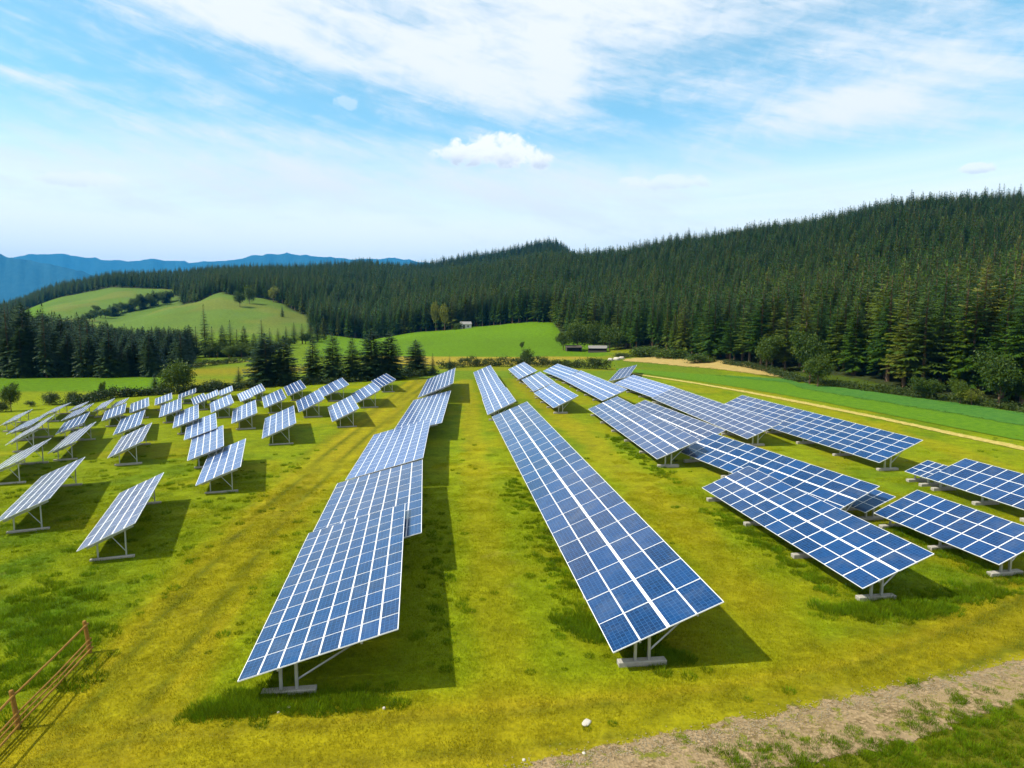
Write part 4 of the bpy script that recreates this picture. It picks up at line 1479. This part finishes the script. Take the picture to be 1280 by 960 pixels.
# ------------------------------------------------------------------ small things: stones, shed, tiny house
def stone(px, py, sx_, sy_, sz_, label, seed, z0=0.0, name='stone', cat='stone'):
    g = ground_at(px, py)
    r = np.random.default_rng(seed)
    V, F = [], []
    nu, nv = 9, 6
    for j in range(nv + 1):
        for i in range(nu):
            th, ph = math.pi * j / nv, 2 * math.pi * i / nu
            k = 1 + r.uniform(-.16, .16) if 0 < j < nv else 1
            c = abs(math.cos(ph)) ** .7 * math.copysign(1, math.cos(ph)), abs(math.sin(ph)) ** .7 * math.copysign(1, math.sin(ph))
            V.append((c[0] * math.sin(th) ** .6 * sx_ * k, c[1] * math.sin(th) ** .6 * sy_ * k, math.cos(th) * sz_ * (1 if j else .92)))
    for j in range(nv):
        for i in range(nu):
            F.append((j * nu + i, j * nu + (i + 1) % nu, (j + 1) * nu + (i + 1) % nu, (j + 1) * nu + i))
    o = link_obj(name, mesh_np(name, V, F, [M['stone']], None, True), None, (g[0], g[1], g[2] + sz_ * .35 + z0), (0, 0, seed))
    return tag(o, label, cat)


stone(733, 906, .20, .12, .040, 'flat pale stone lying alone on the mown lane', 1)
stone(480, 890, .06, .05, .04, 'small white stone in the grass at the corner of the nearest table', 2)
stone(361, 888, .07, .05, .04, 'small white stone in the tall grass under the nearest table edge', 3)
stone(348, 894, .045, .045, .03, 'tiny white stone just below the one in the tall grass', 4)
stone(730, 944, .06, .05, .04, 'whitish pebble where the gravel path meets the lane', 5)
stone(655, 957, .05, .05, .035, 'whitish pebble at the narrow end of the gravel path', 6)
for i, (px, py, s) in enumerate(((763, 451, .9), (771, 450, 1.1), (777, 449, .8))):
    stone(px, py, s, s * .7, .55, ('pinkish rock, left one of three at the tip of the tan field', 'largest pinkish rock of three at the tip of the tan field',
                                   'rock nearest the flat bush at the tip of the tan field')[i], 20 + i, 0, 'rock', 'rock')

gx, gy, gz = ground_at(747, 440)
shed = thing('shed', 'low shed with a pale sloping roof under the round trees', 'shed', (gx, gy, gz - .1), R(-8))
w_ = MB()
w_.box((0, 2.0, .9), (5.6, .12, 1.5)).box((-2.74, 0, .75), (.12, 3.87, 1.5)).box((2.74, 0, .75), (.12, 3.87, 1.5)).box((0, -2.0, .30), (5.35, .12, .6))
w_.build('wall', M['darkwall'], shed)
MB().box((0, 0, 0), (5.7, 4.1, .08)).build('roof', M['roof'], shed, (0, 0, 1.6), (R(9), 0, R(1)))
gx, gy, gz = ground_at(717, 439)
s2 = thing('shed', 'dark open lean to in the shade of the clump, next to the pale roofed shed', 'shed', (gx, gy, gz - .1), R(5))
MB().box((0, 1.4, .8), (4.6, .1, 1.6)).box((-2.25, 0, .7), (.1, 2.7, 1.4)).box((2.25, 0, .7), (.1, 2.7, 1.4)).build('wall', M['darkwall'], s2)
MB().box((0, 0, 0), (5.0, 3.2, .08)).build('roof', M['darkwall'], s2, (0, 0, 1.55), (R(10), 0, 0))
gx, gy, gz = ground_at(582, 410.5)
hs = thing('house', 'tiny white house half hidden by a shrub at the green field top', 'house', (gx, gy, gz - .2), R(12))
v = [(-2.4, -1.8, 0), (2.4, -1.8, 0), (2.4, 1.8, 0), (-2.4, 1.8, 0), (-2.4, -1.8, 2.1), (2.4, -1.8, 2.1), (2.4, 1.8, 2.1), (-2.4, 1.8, 2.1), (-2.4, 0, 3.1), (2.4, 0, 3.1)]
link_obj('wall', mesh_np('wall', v, [(0, 1, 5, 4), (1, 2, 6, 9, 5), (2, 3, 7, 6), (3, 0, 4, 8, 7)], [M['whitewall']]), hs)
rf = MB()
from mathutils import Matrix
rf.box((0, -1.0, 2.64), (5.1, 2.4, .08), Matrix.Rotation(R(29), 3, 'X'))
rf.box((0, 1.0, 2.64), (5.1, 2.4, .08), Matrix.Rotation(R(-29), 3, 'X'))
rf.build('roof', M['roof'], hs)
MB().box((.9, -1.815, 1.2), (.8, .04, .8)).build('window', M['darkwall'], hs)
MB().box((-1.0, -1.815, .9), (.9, .04, 1.8)).build('door', M['darkwall'], hs)

# ------------------------------------------------------------------ grass
def patch_mesh(name, n, size, hmin, hmax, wid, lean, seed):
    r = np.random.default_rng(seed)
    p = r.uniform(-size / 2, size / 2, (n, 2))
    a = r.uniform(0, 6.28, n)
    h = r.uniform(hmin, hmax, n)
    la, ll = r.uniform(0, 6.28, n), r.uniform(.1, 1, n) * lean * h
    dx, dy = np.cos(a) * wid, np.sin(a) * wid
    z = np.zeros(n)
    b0 = np.stack([p[:, 0] - dx, p[:, 1] - dy, z - .03], 1)
    b1 = np.stack([p[:, 0] + dx, p[:, 1] + dy, z - .03], 1)
    t = np.stack([p[:, 0] + np.cos(la) * ll, p[:, 1] + np.sin(la) * ll, h], 1)
    V = np.stack([b0, b1, t], 1).reshape(-1, 3)
    return mesh_np(name, V, np.arange(3 * n).reshape(-1, 3), [M['blade']])


def clump_mesh(name, n, rad, hmin, hmax, wid, seed):
    r = np.random.default_rng(seed)
    rr = rad * np.sqrt(r.uniform(0, 1, n))
    th = r.uniform(0, 6.28, n)
    a = r.uniform(0, 6.28, n)
    h = r.uniform(hmin, hmax, n) * (1 - .5 * (rr / rad) ** 2)
    px_, py_ = rr * np.cos(th), rr * np.sin(th)
    out = r.uniform(.15, .7, n) * h
    V = np.stack([np.stack([px_ - np.cos(a) * wid, py_ - np.sin(a) * wid, h * 0 - .04], 1),
                  np.stack([px_ + np.cos(a) * wid, py_ + np.sin(a) * wid, h * 0 - .04], 1),
                  np.stack([px_ + np.cos(th) * out, py_ + np.sin(th) * out, h], 1)], 1).reshape(-1, 3)
    return mesh_np(name, V, np.arange(3 * n).reshape(-1, 3), [M['blade']])


def gravel_mask(x, y):
    d = line_dist(x, y, GRAVEL)
    return (d < 1.0) | ((y < 25) & (x > 3) & (line_dist(x, y, off(GRAVEL, .4, -1.0)) < .9))


PATCH = templates('mown_patch', [patch_mesh('mown_patch', 420, 1.15, .035, .085, .010, .9, 500 + i) for i in range(4)])
yy = np.concatenate([np.arange(15, 62, .85)])
pts = []
for y in yy:
    w = .80 * y + 2
    xs_ = np.arange(-w, w, .85)
    pts.append(np.stack([xs_, np.full_like(xs_, y)], 1))
Q = np.concatenate(pts) + rng.uniform(-.25, .25, (sum(map(len, pts)), 2))
gm = gravel_mask(Q[:, 0], Q[:, 1])
Q = Q[~gm | (rng.random(len(Q)) < .10)]
Q = Q[rng.random(len(Q)) < 1 - .97 * sstep(34, 61, Q[:, 1])]
tn = ground_color(Q[:, 0], Q[:, 1]) * rng.uniform(1.2, 1.5, (len(Q), 1))
n = len(Q)
scatter('mown_grass', np.stack([Q[:, 0], Q[:, 1], terrain(Q[:, 0], Q[:, 1])], 1), rng.uniform(.8, 1.2, n), rng.uniform(0, 6.28, n), rng.integers(0, 4, n), PATCH, tn)

CL = templates('grass_clump', [clump_mesh('grass_clump', 130, .26, .12, .34, .011, 600 + i) for i in range(4)])
Cp = []


def clumps_line(a, b, n, spread, smin, smax):
    for _ in range(n):
        t = random.random()
        Cp.append((a[0] + (b[0] - a[0]) * t + random.gauss(0, spread), a[1] + (b[1] - a[1]) * t + random.gauss(0, spread), random.uniform(smin, smax)))


F_ = flat_at
clumps_line(F_(265, 885), F_(480, 880), 210, .45, .4, 1.0)         # under the near edge of the nearest table
clumps_line(F_(270, 888), F_(350, 872), 70, .4, .6, 1.2)
clumps_line(F_(640, 600), F_(735, 790), 170, .5, .35, .9)         # along the low side of the very long table
clumps_line(F_(700, 775), F_(860, 832), 190, .5, .4, 1.0)
clumps_line(F_(895, 640), F_(1060, 745), 200, .6, .35, .9)
clumps_line(F_(1040, 765), F_(1180, 760), 130, .45, .6, 1.3)
clumps_line(F_(1110, 655), F_(1270, 730), 160, .5, .5, 1.1)
clumps_line(F_(1160, 745), F_(1290, 740), 90, .5, .5, 1.1)
clumps_line(F_(760, 545), F_(840, 600), 90, .5, .5, 1.0)
clumps_line(F_(210, 700), F_(330, 660), 14, 1.5, .5, .9)
clumps_line(F_(-20, 900), F_(100, 755), 130, 1.1, .5, 1.3)          # rough corner behind the fence
clumps_line(F_(-60, 790), F_(80, 745), 90, 1.2, .4, 1.1)
clumps_line(F_(900, 955), F_(1290, 930), 230, .55, .25, .8)        # beyond the gravel
clumps_line(F_(1120, 905), F_(1300, 880), 110, .5, .25, .7)
clumps_line(F_(760, 925), F_(1230, 835), 34, .5, .35, .8)
clumps_line(F_(540, 640), F_(560, 830), 60, .5, .4, .9)
for _ in range(150):
    y = random.uniform(18, 70)
    Cp.append((random.uniform(-.75, .75) * y, y, random.uniform(.3, .75)))
for _ in range(300):
    y = random.uniform(20, 60)
    x = random.uniform(-.76, -.28) * y
    Cp.append((x, y, random.uniform(.4, .95)))
Cp = np.array(Cp)
dl = np.minimum(line_dist(Cp[:, 0], Cp[:, 1], TRACK_L), line_dist(Cp[:, 0], Cp[:, 1], TRACK_F))
Cp = Cp[(dl > 1.6) | (rng.random(len(Cp)) < .12)]
n = len(Cp)
tc_ = np.array([.085, .160, .004]) * rng.uniform(.7, 1.35, (n, 1)) + np.array([.03, .008, 0]) * rng.random((n, 1))
scatter('tall_grass', np.stack([Cp[:, 0], Cp[:, 1], terrain(Cp[:, 0], Cp[:, 1])], 1),
        np.stack([Cp[:, 2] * 1.25, Cp[:, 2] * 1.25, Cp[:, 2]], 1), rng.uniform(0, 6.28, n), rng.integers(0, 4, n), CL, tc_)

# loose stones on the path
M['pebble'] = mat_simple('grey_brown_pebble', (.24, .20, .13), .9, .1, 0, .4, 9)
def pebble(i):
    r = np.random.default_rng(700 + i)
    V, F = [], []
    for j in range(4):
        for k in range(6):
            th, ph = math.pi * (j + .35) / 3.7, k * 1.047
            q = r.uniform(.75, 1.2)
            V.append((math.sin(th) * math.cos(ph) * q, math.sin(th) * math.sin(ph) * q, math.cos(th) * .6))
    for j in range(3):
        for k in range(6):
            F.append((j * 6 + k, j * 6 + (k + 1) % 6, (j + 1) * 6 + (k + 1) % 6, (j + 1) * 6 + k))
    F.append(tuple(range(5, -1, -1)))
    return mesh_np('pebble', V, F, [M['pebble']])


PB = templates('pebble', [pebble(i) for i in range(3)])
gp = []
for (ax, ay), (bx, by) in zip(GRAVEL[:-1], GRAVEL[1:]):
    L_ = math.hypot(bx - ax, by - ay)
    for _ in range(int(L_ * 170)):
        t = random.random()
        gp.append((ax + (bx - ax) * t + random.gauss(0, .34), ay + (by - ay) * t + random.gauss(0, .26)))
gp = np.array(gp)
n = len(gp)
scatter('gravel', np.stack([gp[:, 0], gp[:, 1], terrain(gp[:, 0], gp[:, 1]) + .035], 1), rng.uniform(.008, .026, n), rng.uniform(0, 6.28, n), rng.integers(0, 3, n), PB)

# ------------------------------------------------------------------ the air
def haze():
    m, g, out = new_mat('haze')
    v = g.add('ShaderNodeVolumePrincipled')
    v.inputs['Color'].default_value = (.04, .40, 0.95, 1)
    v.inputs['Density'].default_value = .00007
    v.inputs['Anisotropy'].default_value = 0.0
    g.link(v.outputs[0], out.inputs['Volume'])
    zlow = float(GZ.min()) - 1.0
    top = 890.0
    hz = MB().box((0, 5750, (zlow + top) / 2), (21600, 12400, top - zlow)).build('haze', [m])
    hz['kind'] = 'stuff'


haze()
